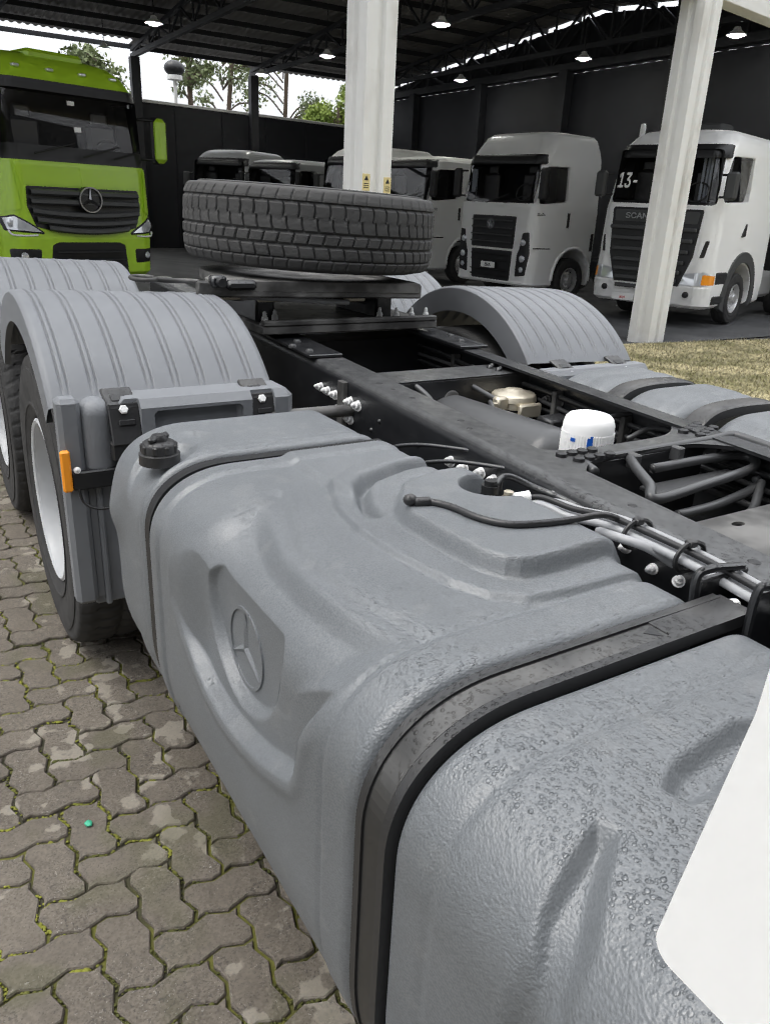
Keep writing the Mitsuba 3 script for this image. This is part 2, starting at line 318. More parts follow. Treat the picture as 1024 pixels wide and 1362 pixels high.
bit = ell((0, 0, 0), (.009, .012, .004), 2); bit.vertices = bit.vertices * (1 + rng.normal(0, .12, (len(bit.vertices), 1))) + (.2175, 1.728, .004)
part(None, 'plastic_scrap', bit, 'mat_green_scrap', True); tag('plastic_scrap', 'tiny crumpled green plastic scrap lying on the paving blocks', 'plastic scrap')
# dry grass strip on the far side of the truck
gx = np.linspace(3.7, 40, 90); P = np.zeros((26, 90, 3))
for a, t in enumerate(np.linspace(0, 1, 26)):
    y1 = 8.95 - (gx - 10.8) * .12; y = -7 + (y1 + 7) * t; P[a] = np.c_[gx, y, ground_z(gx, y) - .003]
part(None, 'grass_verge', grid(P), 'mat_grass', True); tag('grass_verge', 'strip of dry yellowish grass ground between the truck and the shed', kind='structure')
bl = []
n = 42000; x = rng.uniform(5.5, 17, n); y = rng.uniform(3.2, 8.95, n) - np.maximum(0, (x - 10.8)) * .12; h = rng.uniform(.02, .06, n); a = rng.uniform(0, 6.28, n); l = rng.normal(0, .03, (n, 2))
b0 = np.c_[x, y, ground_z(x, y) - .01]; w = np.c_[np.cos(a), np.sin(a), a * 0] * .010; tip = b0 + np.c_[l, h]
v = np.stack([b0 - w, b0 + w, tip], 1).reshape(-1, 3)
part(None, 'dry_grass', tm(v, np.arange(3 * n).reshape(-1, 3)), 'mat_dry_blades'); tag('dry_grass', 'short dry grass blades and straw on the verge', 'grass', kind='stuff')

# ------------------------------------------------------------------ the shed
S = tag(numbered('open_shed'), 'large open truck shed with dark steel roof trusses and white concrete columns', 'shed')
RIDGE_Y, RIDGE_Z, SLOPE = 20.7, 7.5, 0.086
roof_z = lambda y: RIDGE_Z - SLOPE * abs(y - RIDGE_Y)
fence_y = lambda x: 32.4 + 0.17 * (x - 9.1)
XS = [-16.1, -11.2, -6.3, -1.4, 3.6, 8.6, 13.5, 18.4, 20.3]
for x0, x1 in zip(XS[:-1], XS[1:]):
    px = np.arange(x0, x1 - .01, 0.0625); z = np.tile([0, 0, .045, .045], 999)[:len(px)]
    px = np.append(px, x1); z = np.append(z, 0)
    for ya, yb in ((9.0, RIDGE_Y), (RIDGE_Y, fence_y((x0 + x1) / 2) + 0.2)):
        part(S, 'roof_sheet', grid(np.stack([np.c_[px, px * 0 + y, roof_z(y) + .10 + z] for y in (ya, yb)])), 'mat_roof')
for y in list(np.arange(9.3, 33.0, 1.55)):
    part(S, 'purlin', box((-16, y - .03, roof_z(y) - .08), (20.2, y + .03, roof_z(y) + .07), .004), 'mat_steel_dark')
for x in XS[1:-1]:
    ye = fence_y(x); b = []
    b.append(beam((x, 9.0, 6.15), (x, ye, 6.15), .14, .14)); b.append(beam((x, 9.0, roof_z(9.0) - .15), (x, RIDGE_Y, RIDGE_Z - .15), .12, .12)); b.append(beam((x, RIDGE_Y, RIDGE_Z - .15), (x, ye, roof_z(ye) - .15), .12, .12))
    part(S, 'truss', cat(b), 'mat_steel_dark')
    w = []; ys = np.arange(9.3, ye, 1.15)
    for k, (a, c) in enumerate(zip(ys[:-1], ys[1:])):
        lo, hi = (a, 6.2), (c, roof_z(c) - .2)
        if k % 2: lo, hi = (c, 6.2), (a, roof_z(a) - .2)
        w.append(beam((x, lo[0], lo[1]), (x, hi[0], hi[1]), .06, .06)); w.append(beam((x, a, 6.2), (x, a, roof_z(a) - .2), .05, .05))
    part(S, 'truss_web', cat(w), 'mat_steel_dark')
    part(S, 'steel_column', box((x - .16, ye - .42, -.6), (x + .16, ye - .1, 6.1), .01), 'mat_steel_dark')
# side wall behind the trucks (gable), ribbed sheet above, piers
wy = np.arange(6.0, 36, .125); prof = np.tile([0, 0, -.04, -.04], 999)[:len(wy)]
part(S, 'side_wall', box((20.3, 5.5, -.7), (20.55, 36.5, 5.9), .01), 'mat_dark_wall')
part(S, 'gable_sheet', grid(np.stack([np.stack([20.32 + prof, wy, np.full(len(wy), 5.9)], -1), np.stack([20.32 + prof, wy, np.array([roof_z(y) - .03 for y in wy])], -1)])), 'mat_dark_wall')
part(S, 'wall_beam', box((20.05, 5.5, 5.95), (20.29, 36, 6.2), .01), 'mat_steel_dark')
for y in np.arange(8.2, 36, 4.6): part(S, 'pier', box((19.95, y - .2, -.6), (20.28, y + .2, 6.0), .01), 'mat_dark_wall')
w = []
for k, y in enumerate(np.arange(9.3, 34, 1.5)):
    ya, yb = (y, y + 1.5) if k % 2 else (y + 1.5, y); w.append(beam((20.12, ya, 6.1), (20.12, yb, roof_z(yb) - .05), .07, .07)); w.append(beam((20.12, y, 6.1), (20.12, y, roof_z(y) - .05), .07, .07))
part(S, 'truss_web', cat(w + [beam((20.12, 9.3, 6.12), (20.12, 33.8, 6.12), .08, .08)]), 'mat_steel_dark')
# front: white concrete columns with a grooved face, lintel beam, fascia
def white_column(x, y, w, d, rot, top):
    gz = float(ground_z(x, y)) - .1
    poly = [(-w / 2, -d / 2), (-w * .12, -d / 2), (-w * .08, -d / 2 + .05), (w * .08, -d / 2 + .05), (w * .12, -d / 2), (w / 2, -d / 2), (w / 2, -d * .14), (w / 2 - .045, -d * .08), (w / 2 - .045, d * .08), (w / 2, d * .14),
            (w / 2, d / 2), (-w / 2, d / 2), (-w / 2, d * .14), (-w / 2 + .045, d * .08), (-w / 2 + .045, -d * .08), (-w / 2, -d * .14)]
    c, s = math.cos(math.radians(rot)), math.sin(math.radians(rot))
    return prism(Polygon(poly).buffer(-.008).buffer(.008), top - gz, (x, y, gz), (c, s, 0), (-s, c, 0), (0, 0, 1))
LC, RC = np.array([4.72, 8.22]), np.array([10.95, 9.22])
col_l = part(S, 'concrete_column', white_column(*LC, .42, .34, 10, 6.1), 'mat_concrete_white', label='white concrete column behind the spare tyre with two small yellow stickers')
col_r = part(S, 'concrete_column', white_column(*RC, .50, .40, 10, 6.1), 'mat_concrete_white', label='white grooved concrete column standing at the edge of the dry grass')
for k in (-1, 2, 3): part(S, 'concrete_column', white_column(*(LC + (RC - LC) * k), .46, .38, 10, 6.1), 'mat_concrete_white')
d = (RC - LC) / np.linalg.norm(RC - LC)
part(S, 'lintel_beam', beam((*(LC - d * 9 + (0, .02)), 4.91), (*(RC + d * 14 + (0, .02)), 4.91), .30, .48, .01), 'mat_concrete_white')
part(S, 'fascia', beam((*(LC - d * 20), 6.4), (*(RC + d * 11), 6.4), .08, .55, .01), 'mat_steel_dark')
# two yellow sticker plates on the left column
c, s = math.cos(math.radians(10)), math.sin(math.radians(10))
for k, u in enumerate((-.155, .155)):
    o = np.array([LC[0] + u * c + .173 * s, LC[1] + u * s - .173 * c, 1.78 - k * .02]); ex, ez = np.array([c, s, 0]), np.array([s, -c, 0])
    key = part(col_l, 'sticker', obox(o, [ex, ez, (0, 0, 1)], (.105, .006, .17), .001), 'mat_yellow_sign', label='small yellow safety sticker')
    marks = [prism([(-.03, .02), (.03, .02), (0, .07)], .002, o + ez * .003, ex, (0, 0, 1), ez)] + [obox(o + ez * .0035 - np.array([0, 0, .015 + .02 * q]), [ex, ez, (0, 0, 1)], (.07, .002, .008), .0005) for q in range(3)]
    part(key, 'print', cat(marks), 'mat_black_plastic') if False else part(col_l, 'sticker_print', cat(marks), 'mat_black_plastic')

# back wall of the yard: dark panels with a white coping
Fk = tag(numbered('boundary_wall'), 'tall dark boundary wall with a white coping behind the parked trucks', 'wall')
a0, a1 = (-16, fence_y(-16) + .1), (20.2, fence_y(20.2) + .1)
n = 18
for k in range(n):
    p = np.array(a0) + (np.array(a1) - a0) * (k / n); q = np.array(a0) + (np.array(a1) - a0) * ((k + .988) / n)
    part(Fk, 'wall_panel', beam((*p, 2.05), (*q, 2.05), .18, 5.3, .012), 'mat_dark_wall')
part(Fk, 'coping', beam((*a0, 4.755), (*a1, 4.755), .30, .10, .01), 'mat_concrete_white')
# pendant lamps
lamp_em = {'type': 'area', 'radiance': rgb(17.0, 17.0, 15.5)}
for k, (x, y, place) in enumerate([(7.0, 23.9, 'leftmost row, nearer one above the green truck'), (6.9, 29.2, 'small lamp above the roof of the green truck'), (12.6, 24.7, 'lamp just left of the white column'), (12.65, 30.0, 'small lamp by the second dark steel column'),
                                  (12.6, 18.5, 'brightest lamp, just right of the left white column'), (18.15, 19.2, 'lamp above the two white cabs on the right'), (18.2, 25.3, 'small lamp low beside the dark wall'), (18.4, 14.3, 'lamp half hidden behind the right white column')]):
    L = thing('pendant_lamp', f'round white shed lamp switched on, {place}', 'lamp'); z = 5.8
    part(L, 'reflector', lathe([(.03, .18), (.07, .17), (.10, .10), (.24, .0), (.235, -.01), (.095, .085), (.02, .10)], (x, y, z), n=20), 'mat_white_paint', 40)
    part(L, 'cable', cyl((x, y, z + .17), (x, y, roof_z(y)), .012, 6), 'mat_steel_dark')
    b = mikit.ply(ell((x, y, z - .015), (.16, .16, .055), 1), 'mat_white_print', smooth=True, emitter=lamp_em); scene[numbered(f'{L}__bulb')] = b

# ------------------------------------------------------------------ beyond the wall: trees, a water tank
def leaf_cloud(centres, radii, n, s, seed):
    r = np.random.default_rng(seed); k = r.integers(0, len(centres), n); d = r.normal(0, 1, (n, 3)); d /= np.linalg.norm(d, axis=1, keepdims=True)
    p = np.asarray(centres)[k] + d * (np.asarray(radii)[k] * r.uniform(.02, 1, n) ** .5)[:, None] * (1, 1, .8)
    a, b = r.normal(0, 1, (2, n, 3)); a /= np.linalg.norm(a, axis=1, keepdims=True); b = np.cross(a, b); b /= np.linalg.norm(b, axis=1, keepdims=True)
    q = np.stack([p - a * s, p + b * s * .6, p + a * s, p - b * s * .6], 1).reshape(-1, 3); i = np.arange(n) * 4
    return tm(q, np.vstack([np.stack([i, i + 1, i + 2], 1), np.stack([i, i + 2, i + 3], 1)]))
def tree(label, x, y, h, cr, mat, seed, low=.45, n=5000, flat=False):
    r = np.random.default_rng(seed); t = thing('tree', label, 'tree'); b = -.6
    lean = r.normal(0, .3, 2); top = np.array([x + lean[0], y + lean[1], b + h * .86]); m = [tube([(x, y, b), (x + lean[0] * .4, y, b + h * .4), top], .16, 8)]
    C, Rr = [], []
    for k in range(22):
        f = r.uniform(low, .97); a = r.uniform(0, 6.28); e = cr * (1.1 - .75 * (f - low) / (1 - low) if not flat else .9) * r.uniform(.5, 1.05)
        o = np.array([x, y, b + h * f]); q = o + np.array([math.cos(a) * e, math.sin(a) * e, .25 * e]); m.append(tube([o - (0, 0, .3 * e), (o + q) / 2 + (0, 0, .05), q], .055, 6)); C.append(q); Rr.append(cr * r.uniform(.25, .62))
    part(t, 'trunk', cat(m), 'mat_bark', True); part(t, 'crown', leaf_cloud(C, Rr, n * 2, .14, seed), mat)
tree('dull green tree close beside the roof of the green truck', 10.4, 46, 8.9, 2.2, 'mat_leaf', 11, .5, 1500)
tree('thin tall tree with a bare trunk beyond the wall', 16.6, 50, 12.5, 1.3, 'mat_leaf', 12, .6, 700)
tree('sparse tall tree between the two dark steel columns', 20.8, 56, 14.5, 2.4, 'mat_leaf', 13, .5, 800, True)
tree('sparse pine with layered branches right of the second steel column', 27.0, 60, 14.5, 3.8, 'mat_leaf', 14, .45, 1500, True)
tree('bright yellow green tree just left of the white column', 26.2, 49, 9.2, 2.7, 'mat_leaf_bright', 15, .4, 4500)
tree('low bushy tree mostly hidden behind the boundary wall', 19.0, 48, 5.9, 1.8, 'mat_leaf', 16, .4, 1600)
W = thing('water_tank', 'small dark rounded tank on a white base above the boundary wall', 'water tank')
part(W, 'tank_body', ell((10.85, 34.6, 6.25), (.40, .40, .29), 3), 'mat_black_plastic', True)
part(W, 'base', lathe([(0, .80), (.30, .80), (.30, .64), (.07, .6), (.07, -5.5)], (10.85, 34.6, 5.2), n=20), 'mat_concrete_white', 40)

# unseen building behind the camera, placed to darken windscreens and camera-facing steps
part(None, 'unseen_yard_building', cat([box((-18, -13, -.8), (28, -12, 13.0), .02)]), 'mat_wall_grey'); tag('unseen_yard_building', 'unseen grey building wall behind the camera, darkening reflections and faces turned to it', kind='structure')
# ------------------------------------------------------------------ the tractor truck in front
TR = thing('tractor_truck', 'grey and black truck chassis in the foreground with ribbed fenders and plastic tanks', 'truck')
XO, XI, ZT, ZB = 0.388, 1.012, 1.003, 0.32            # tank: outer face, inner face, top, bottom
def tank_profile(xo=XO, xi=XI, zt=ZT, zb=ZB, ds=.0045, ri=(.075, .08)):
    def corner(cx, cz, rx, rz, a0, a1, e, n=90):
        a = np.radians(np.linspace(a0, a1, n)); c, s = np.cos(a), np.sin(a)
        return np.c_[cx + rx * np.sign(c) * np.abs(c) ** (2 / e), cz + rz * np.sign(s) * np.abs(s) ** (2 / e)]
    p = np.vstack([corner(xi - .12, zb + .12, .12, .12, 0, -90, 2), corner(xo + .17, zb + .28, .17, .28, 270, 180, 2.1), corner(xo + .20, zt - .165, .20, .165, 180, 90, 2.35), corner(xi - ri[0], zt - ri[1], *ri, 90, 0, 2.2), [(xi, zb + .12)]])
    s = np.r_[0, np.cumsum(np.linalg.norm(np.diff(p, axis=0), axis=1))]; keep = np.r_[True, np.diff(s) > 1e-7]; p, s = p[keep], s[keep]
    fine = ((p[:-1, 1] + p[1:, 1]) / 2 > .5) & ((p[:-1, 0] + p[1:, 0]) / 2 < xi - .005)
    w = np.diff(s) * np.where(fine, 1, .15); W = np.r_[0, np.cumsum(w)]; u = np.linspace(0, W[-1], int(W[-1] / ds))
    q = np.c_[np.interp(u, W, p[:, 0]), np.interp(u, W, p[:, 1])][:-1]
    t = np.roll(q, -1, 0) - np.roll(q, 1, 0); t /= np.linalg.norm(t, axis=1, keepdims=True)
    return q, np.c_[t[:, 1], -t[:, 0]]
def tank(y0, y1, r, disp, ds=.0045, r0=None, **kw):
    q, nrm = tank_profile(ds=ds, **kw)
    c = q.mean(0); 
    if ((q - c) * nrm).sum() < 0: nrm = -nrm
    r0 = r if r0 is None else r0
    a = np.linspace(0, np.pi / 2, 12)
    ys = np.r_[y0, y0, y0 + r0 * (1 - np.sin(a[::-1]))[1:][::1]]
    rows = [(y0, r0 + .12), (y0, r0 + .05)] + [(y0 + r0 * (1 - math.sin(t)), r0 * (1 - math.cos(t))) for t in a[::-1]][::-1]
    rows = [(y0, r0 + .12), (y0, r0 + .05)] + [(y0 + r0 * (1 - math.cos(t)), r0 * (1 - math.sin(t))) for t in a]
    mid = np.linspace(y0 + r0, y1 - r, max(3, int((y1 - y0 - r - r0) / ds)))[1:-1]
    rows += [(y, 0) for y in mid] + [(y1 - r * (1 - math.cos(t)), r * (1 - math.sin(t))) for t in a[::-1]] + [(y1, r + .05), (y1, r + .12)]
    rows = np.array(rows); P = np.zeros((len(rows), len(q), 3)); P[..., 0] = q[None, :, 0] - nrm[None, :, 0] * rows[:, 1:]; P[..., 2] = q[None, :, 1] - nrm[None, :, 1] * rows[:, 1:]; P[..., 1] = rows[:, :1]
    N = np.zeros_like(P); N[..., 0], N[..., 2] = nrm[None, :, 0], nrm[None, :, 1]
    live = np.repeat((rows[:, 1] < r * .98)[:, None], len(q), 1)
    flat = P.reshape(-1, 3); out = flat.copy(); k = live.reshape(-1)
    out[k] = disp(flat[k], N.reshape(-1, 3)[k]); P = out.reshape(P.shape)
    Pw = np.concatenate([P, P[:, :1]], 1); m = grid(Pw); nn = Pw.shape[1]
    caps = []
    for row, f in ((0, 1), (len(rows) - 1, -1)):
        i = np.arange(nn - 1) + row * nn; caps.append((i, f))
    v = np.vstack([m.vertices, P[0].mean(0)[None], P[-1].mean(0)[None]]); e = len(m.vertices); fs = [m.faces]
    for z, (i, f) in enumerate(caps):
        t = np.stack([i, i + 1, i * 0 + e + z], 1); fs.append(t if f < 0 else t[:, ::-1])
    w = tm(v, np.vstack(fs)); w.merge_vertices()
    if w.volume < 0: w.invert()
    return w
def groove(d, w, depth):            # smooth channel of half width w at distance d
    return -depth * np.exp(-(d / w) ** 2)
# unrolled coordinate: height on the side, continued over the shoulder by x
def unroll(P): return P[:, 1], P[:, 2] + np.maximum(0, P[:, 0] - XO)
SC = [(1.40, .861), (1.405, .79), (1.375, .758), (1.335, .728), (1.28, .698), (1.223, .680), (1.15, .672), (1.091, .676), (1.03, .686), (.964, .702), (.90, .725), (.848, .748), (.832, .775), (.818, .842), (.782, .92), (.752, .995), (.745, 1.06), (.744, 1.15), (.808, 1.144), (.892, 1.126), (.996, 1.116), (1.107, 1.122), (1.222, 1.163), (1.335, 1.20), (1.345, 1.13), (1.352, 1.045), (1.385, .95)]
CG = [(1.340, 1.205), (1.222, 1.163), (1.107, 1.122), (.996, 1.116), (.892, 1.126), (.808, 1.144), (.755, 1.155)]
ridge2 = np.array([(.708, 1.335), (.661, 1.217), (.643, 1.097), (.652, .974), (.672, .862), (.700, .80), (.745, .765), (.83, .757), (1.0, .757), (1.05, .757), (1.05, 1.40), (.80, 1.40)])
plateau = np.array([(p + (.010 if p < .8 else 0), q + (.010 if q < .9 else 0)) for p, q in [(.722, 1.06), (.724, 1.02), (.728, .94), (.735, .87), (.741, .848), (.752, .830), (.768, .818), (.790, .812), (.85, .812), (.96, .820), (1.06, .812), (1.06, 1.225), (.90, 1.225), (.80, 1.19), (.745, 1.13)]])
st1 = np.array([(.700, 1.15), (.715, 1.215), (.75, 1.285), (.79, 1.325), (.893, 1.366), (1.019, 1.38), (1.06, 1.39)])
st2 = np.array([(.845, 1.250), (.893, 1.278), (.976, 1.286), (1.06, 1.262)])
def main_disp(P, n):
    Q = P.copy(); y, w = unroll(P); U2 = np.c_[y, w]
    d, ins = polydist(U2, SC); sd = np.where(ins, d, -d); m = sstep(-.004, .012, sd); fy = sstep(1.43, 1.27, y); m = m * np.maximum(fy, .02)
    Q -= n * (m * .030 * sstep(-.004, .085, sd) * sstep(.70, .80, w) * sstep(1.40, 1.18, y))[:, None] 
    wall = XO + (.028 + .02 * (P[:, 2] - .75)) * fy
    Q[:, 0] = Q[:, 0] * (1 - m) + np.maximum(Q[:, 0], wall) * m
    c = np.hypot(y - 1.110, w - .872); fp = sstep(1.34, 1.225, y); mc = sstep(.166, .154, c) * m * sstep(1.02, .95, w)
    Q[:, 0] = Q[:, 0] * (1 - mc) + np.maximum(Q[:, 0], .417 + .0215 * fp) * mc
    lip = np.exp(-((sd + .018) / .014) ** 2) * sstep(.92, .84, P[:, 2]) * .004; Q -= np.c_[-n[:, :1] * 0 + 1, n[:, 1:] * 0] * lip[:, None]
    top = sstep(.975, .995, P[:, 2])
    d, _ = polydist(U2, CG, False); Q += n * (groove(d, .018, .0075) * top)[:, None]
    T = P[:, :2]
    d, ins = polydist(T, ridge2); sd = np.where(ins, d, -d); Q[:, 2] += (sstep(-.010, .002, sd) * .011) * top
    d, ins = polydist(T, plateau); sd = np.where(ins, d, -d); Q[:, 2] += (sstep(-.024, -.004, sd) * .034) * sstep(.975, .995, P[:, 2] + (P[:, 0] > .9) * .05)
    d, _ = polydist(T, st1, False); Q[:, 2] += groove(d, .013, .030) * top
    d, ins = polydist(T, np.vstack([st1, [(1.06, 1.6), (.70, 1.6)]])); Q[:, 2] += 0.010 * sstep(-.01, .02, np.where(ins, d, -d)) * top
    d, _ = polydist(T, st2, False); Q[:, 2] += groove(d, .014, .030) * sstep(.96, .98, P[:, 2])
    e = np.hypot((T[:, 0] - .962) / .078, (T[:, 1] - 1.115) / .066); Q[:, 2] -= .055 * sstep(1.05, .86, e) * top
    # bead round each end
    for y0 in (.744, 1.500): Q += n * groove(np.abs(P[:, 1] - y0), .008, .0032)[:, None]
    Q += n * (.004 * sstep(.744, .727, P[:, 1]) + .004 * sstep(1.500, 1.518, P[:, 1]))[:, None]
    return Q
part_main = part(TR, 'fuel_tank', tank(.650, 1.574, .024, main_disp, .0040), 'mat_tank', True, label='largest grey plastic tank section with a round moulded emblem')
# moulded emblem: ring and three-pointed star standing proud of the pocket floor
def star_emblem(c, R, ex, ey, ez, rw=.10, depth=.006, star=.17):
    k = np.arange(72) * 2 * np.pi / 72; ms = []
    ring = Polygon(np.c_[np.cos(k), np.sin(k)] * R, [np.c_[np.cos(k), np.sin(k)] * R * (1 - rw)]); ms.append(prism(ring, depth, c, ex, ey, ez))
    for a in (90, 210, 330):
        a = math.radians(a); d = np.array([math.cos(a), math.sin(a)]); s = np.array([-d[1], d[0]])
        b = lambda p, h: np.asarray(c) + p[0] * np.asarray(ex) + p[1] * np.asarray(ey) + h * np.asarray(ez)
        o = R * star; ms.append(hull([b(d * R * .95, 0), b(d * R * .95, depth), b(s * o + d * o * .55, 0), b(-s * o + d * o * .55, 0), b((0, 0), 0), b((0, 0), depth * 1.5)]))
    return cat(ms)
EX, EY_, EZ_ = np.array([0, -1.0, 0]), np.array([0, 0, 1.0]), np.array([-1.0, 0, 0])
part(part_main, 'emblem', star_emblem((.4405, 1.135, .803), .078, EX, EY_, EZ_, .08, .0055, .13), 'mat_tank', 30, 'round moulded star emblem')
# rear tank section with the filler cap
def rear_disp(P, n):
    Q = P.copy(); top = sstep(.97, .99, P[:, 2])
    e = np.hypot((P[:, 0] - .468) / .088, (P[:, 1] - 1.750) / .080); Q[:, 2] -= .022 * sstep(1.1, .8, e)
    e = np.hypot((P[:, 0] - .565) / .05, (P[:, 1] - 1.80) / .055); Q[:, 2] -= .012 * sstep(1.1, .5, e) * top
    for y0, k in ((1.668, 1), (1.70, .5)): Q += n * (groove(np.abs(P[:, 1] - y0), .007, .004) * k)[:, None]
    Q += n * (.004 * sstep(1.665, 1.65, P[:, 1]))[:, None]
    Q -= n * (-.020 * np.exp(-((P[:, 1] - 1.90) / .05) ** 2 - ((P[:, 2] - .80) / .06) ** 2) * (n[:, 0] < -.5))[:, None]
    return Q
rear = part(TR, 'fuel_tank', tank(1.634, 1.965, .040, rear_disp, .0048, r0=.02, xo=.398), 'mat_tank', True, label='rear grey tank section with a dark filler cap')
CAPS = .84; cc = np.array([.468, 1.742, .985])
part(rear, 'filler_cap', cat([lathe([(0, .034), (.030, .034), (.037, .030), (.040, .024), (.041, .006), (.047, .004), (.047, -.02)], cc, n=40), *[obox(cc + .040 * np.array([math.cos(a), math.sin(a), 0]) + (0, 0, .017), [(math.cos(a), math.sin(a), 0), (-math.sin(a), math.cos(a), 0), (0, 0, 1)], (.006, .012, .020), .003) for a in np.arange(9) * math.pi / 4.5],
     obox(cc + (0, 0, .040), [(.8, .6, 0), (-.6, .8, 0), (0, 0, 1)], (.070, .016, .016), .006), lathe([(0, .050), (.014, .048), (.019, .040), (.019, .030)], cc, n=24)]), 'mat_strap', 35, 'dark grey round filler cap with a raised grip bar')
# front tank section under the cab side panel
def front_disp(P, n):
    Q = P.copy(); top = sstep(.96, .99, P[:, 2])
    q, ins = polydist(P[:, :2], np.array([(.385, .33), (.425, .362), (.508, .385), (.512, .370), (.470, .342), (.43, .312), (.40, .30)])); sd = np.where(ins, q, -q)
    Q[:, 2] -= .022 * sstep(-.010, .012, sd)
    q, ins = polydist(P[:, :2], np.array([(.605, .385), (.645, .405), (.77, .420), (.80, .405), (.75, .385), (.66, .358), (.61, .362)])); sd = np.where(ins, q, -q)
    Q[:, 2] -= .022 * sstep(-.010, .014, sd)
    e = np.hypot((P[:, 1] - .335) / .030, (P[:, 2] - .80) / .17); Q[:, 0] += .013 * sstep(1.15, .1, e) * (n[:, 0] < -.2)
    e = np.hypot((P[:, 1] - .20) / .10, (P[:, 2] - .90) / .16); Q += n * (.012 * sstep(1.2, .3, e))[:, None]
    for y0 in (.490,): Q += n * groove(np.abs(P[:, 1] - y0), .009, .003)[:, None]
    return Q
part(TR, 'fuel_tank', tank(-.62, .568, .020, front_disp, .0046), 'mat_tank', True, label='front grey tank section covered in water drops under the white panel')
# straps: swept along the tank outline
def strap(ycen, w, t, lift, mat, beads=True, x_end=1.0):
    q, nrm = tank_profile(ds=.012); c = q.mean(0)
    if ((q - c) * nrm).sum() < 0: nrm = -nrm
    k0 = np.argmin(np.hypot(q[:, 0] - (XO + .1), q[:, 1] - .36)); k1 = np.argmin(np.hypot(q[:, 0] - .955, q[:, 1] - ZT))
    q, nrm = q[k0:k1], nrm[k0:k1]; q = np.vstack([q, [(x_end, ZT)]]); nrm = np.vstack([nrm, [(0, 1)]])
    def ribbon(d0, d1, h0, h1):
        yc = np.array([ycen(x) for x in q[:, 0]]); R_ = []
        for dy, h in ((d0, h0), (d0, h1), (d1, h1), (d1, h0), (d0, h0)):
            R_.append(np.c_[q[:, 0] + nrm[:, 0] * (lift + h), yc + dy, q[:, 1] + nrm[:, 1] * (lift + h)])
        return grid(np.stack(R_))
    ms = [ribbon(-w / 2, w / 2, -.004, t)]
    if beads: ms += [ribbon(-w / 2 - .006, -w / 2 + .008, -.010, t + .0065), ribbon(w / 2 - .008, w / 2 + .006, -.010, t + .0065), ribbon(-w / 2 + .008, w / 2 - .008, t - .003, t + .0025)]
    return cat(ms)
yc1 = lambda x: .604 + .012 * (x - .4)
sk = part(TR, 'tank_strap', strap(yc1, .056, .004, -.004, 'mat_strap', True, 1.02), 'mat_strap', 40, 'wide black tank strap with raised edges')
part(sk, 'strap_insert', strap(yc1, .034, .0045, -.001, 'x', False, 1.0), 'mat_strap_insert', 40, 'lighter dusty grey middle band of the strap')
part(TR, 'tank_strap', strap(lambda x: 1.604, .034, .004, -.008, 'mat_strap', False, .99), 'mat_black_plastic', 40, 'narrow black strap sunk between two tank sections')
for x, s in ((.84, .016), (.925, .018)):
    y = yc1(x); part(sk, 'triangle_plate', prism(np.array([(-.9, -.5), (.9, -.5), (0, .9)]) * s, .0022, (x, y, ZT + .002), (.2, 1, 0), (-1, .2, 0), (0, 0, 1)), 'mat_black_plastic')
part(sk, 'joint_plate', box((.855, yc1(.9) - .028, ZT + .001), (1.03, yc1(.9) + .030, ZT + .0055), .001), 'mat_strap')
part(sk, 'foot_bolt', cat([cyl((XO + .01, .604, .50), (XO - .018, .604, .49), .010, 12)]), 'mat_dusty_steel')
part(TR, 'tank_bracket', cat([box((.43, 1.44, .44), (.50, 1.50, .52), .006), cyl((.40, 1.47, .50), (.45, 1.47, .495), .022, 14)]), 'mat_dusty_steel', 40)
# cable on the tank top, fittings in the recess
def ztop(x, y):
    p = np.array([[x, y, ZT]]); return float(main_disp(p, np.array([[0, 0, 1.0]]))[0, 2])
cab = [(x, y, ztop(x, y) + .006) for x, y in [(.742, 1.082), (.768, 1.072), (.79, 1.035), (.803, .97), (.832, .925), (.88, .905), (.945, .893), (1.02, .885)]] + [(1.09, .885, 1.025)]
ck = part(TR, 'cable', tube(cab, .0062, 10), 'mat_strap', True, 'black cable curving over the top of the main tank')
part(ck, 'plug_or_hole', cat([ell((.736, 1.085, ztop(.736, 1.085) + .010), (.013, .012, .011), 2), cyl((.742, 1.08, ztop(.742, 1.08) + .006), (.77, 1.071, ztop(.77, 1.071) + .006), .009, 10)]), 'mat_strap', True)
vk = numbered(f'{TR}__level_sender')
scene[vk] = mikit.ply(cat([cyl((.957, 1.128, .955), (.957, 1.128, 1.040), .018, 16), cyl((.957, 1.128, 1.040), (.957, 1.128, 1.050), .013, 12), cyl((.985, 1.145, .955), (.985, 1.145, 1.04), .015, 12)]), 'mat_black_plastic', smooth=40)
part(vk, 'fitting', cat([lathe([(.0, .055), (.010, .054), (.010, .042), (.016, .040), (.016, .028), (.012, .026), (.018, .022), (.018, .008), (.014, .006), (.019, .0), (.019, -.02)], (.975, 1.092, .982), n=12)]), 'mat_brass', 35, 'pale brass fuel fitting')
part(vk, 'fitting', cat([cyl((.978, 1.088, 1.02), (1.015, 1.075, 1.025), .012, 12), cyl((1.0, 1.05, .97), (1.02, 1.045, .985), .014, 10), ell((.935, 1.07, .975), (.02, .018, .014), 2)]), 'mat_white_print', 40, 'white pipe connector')
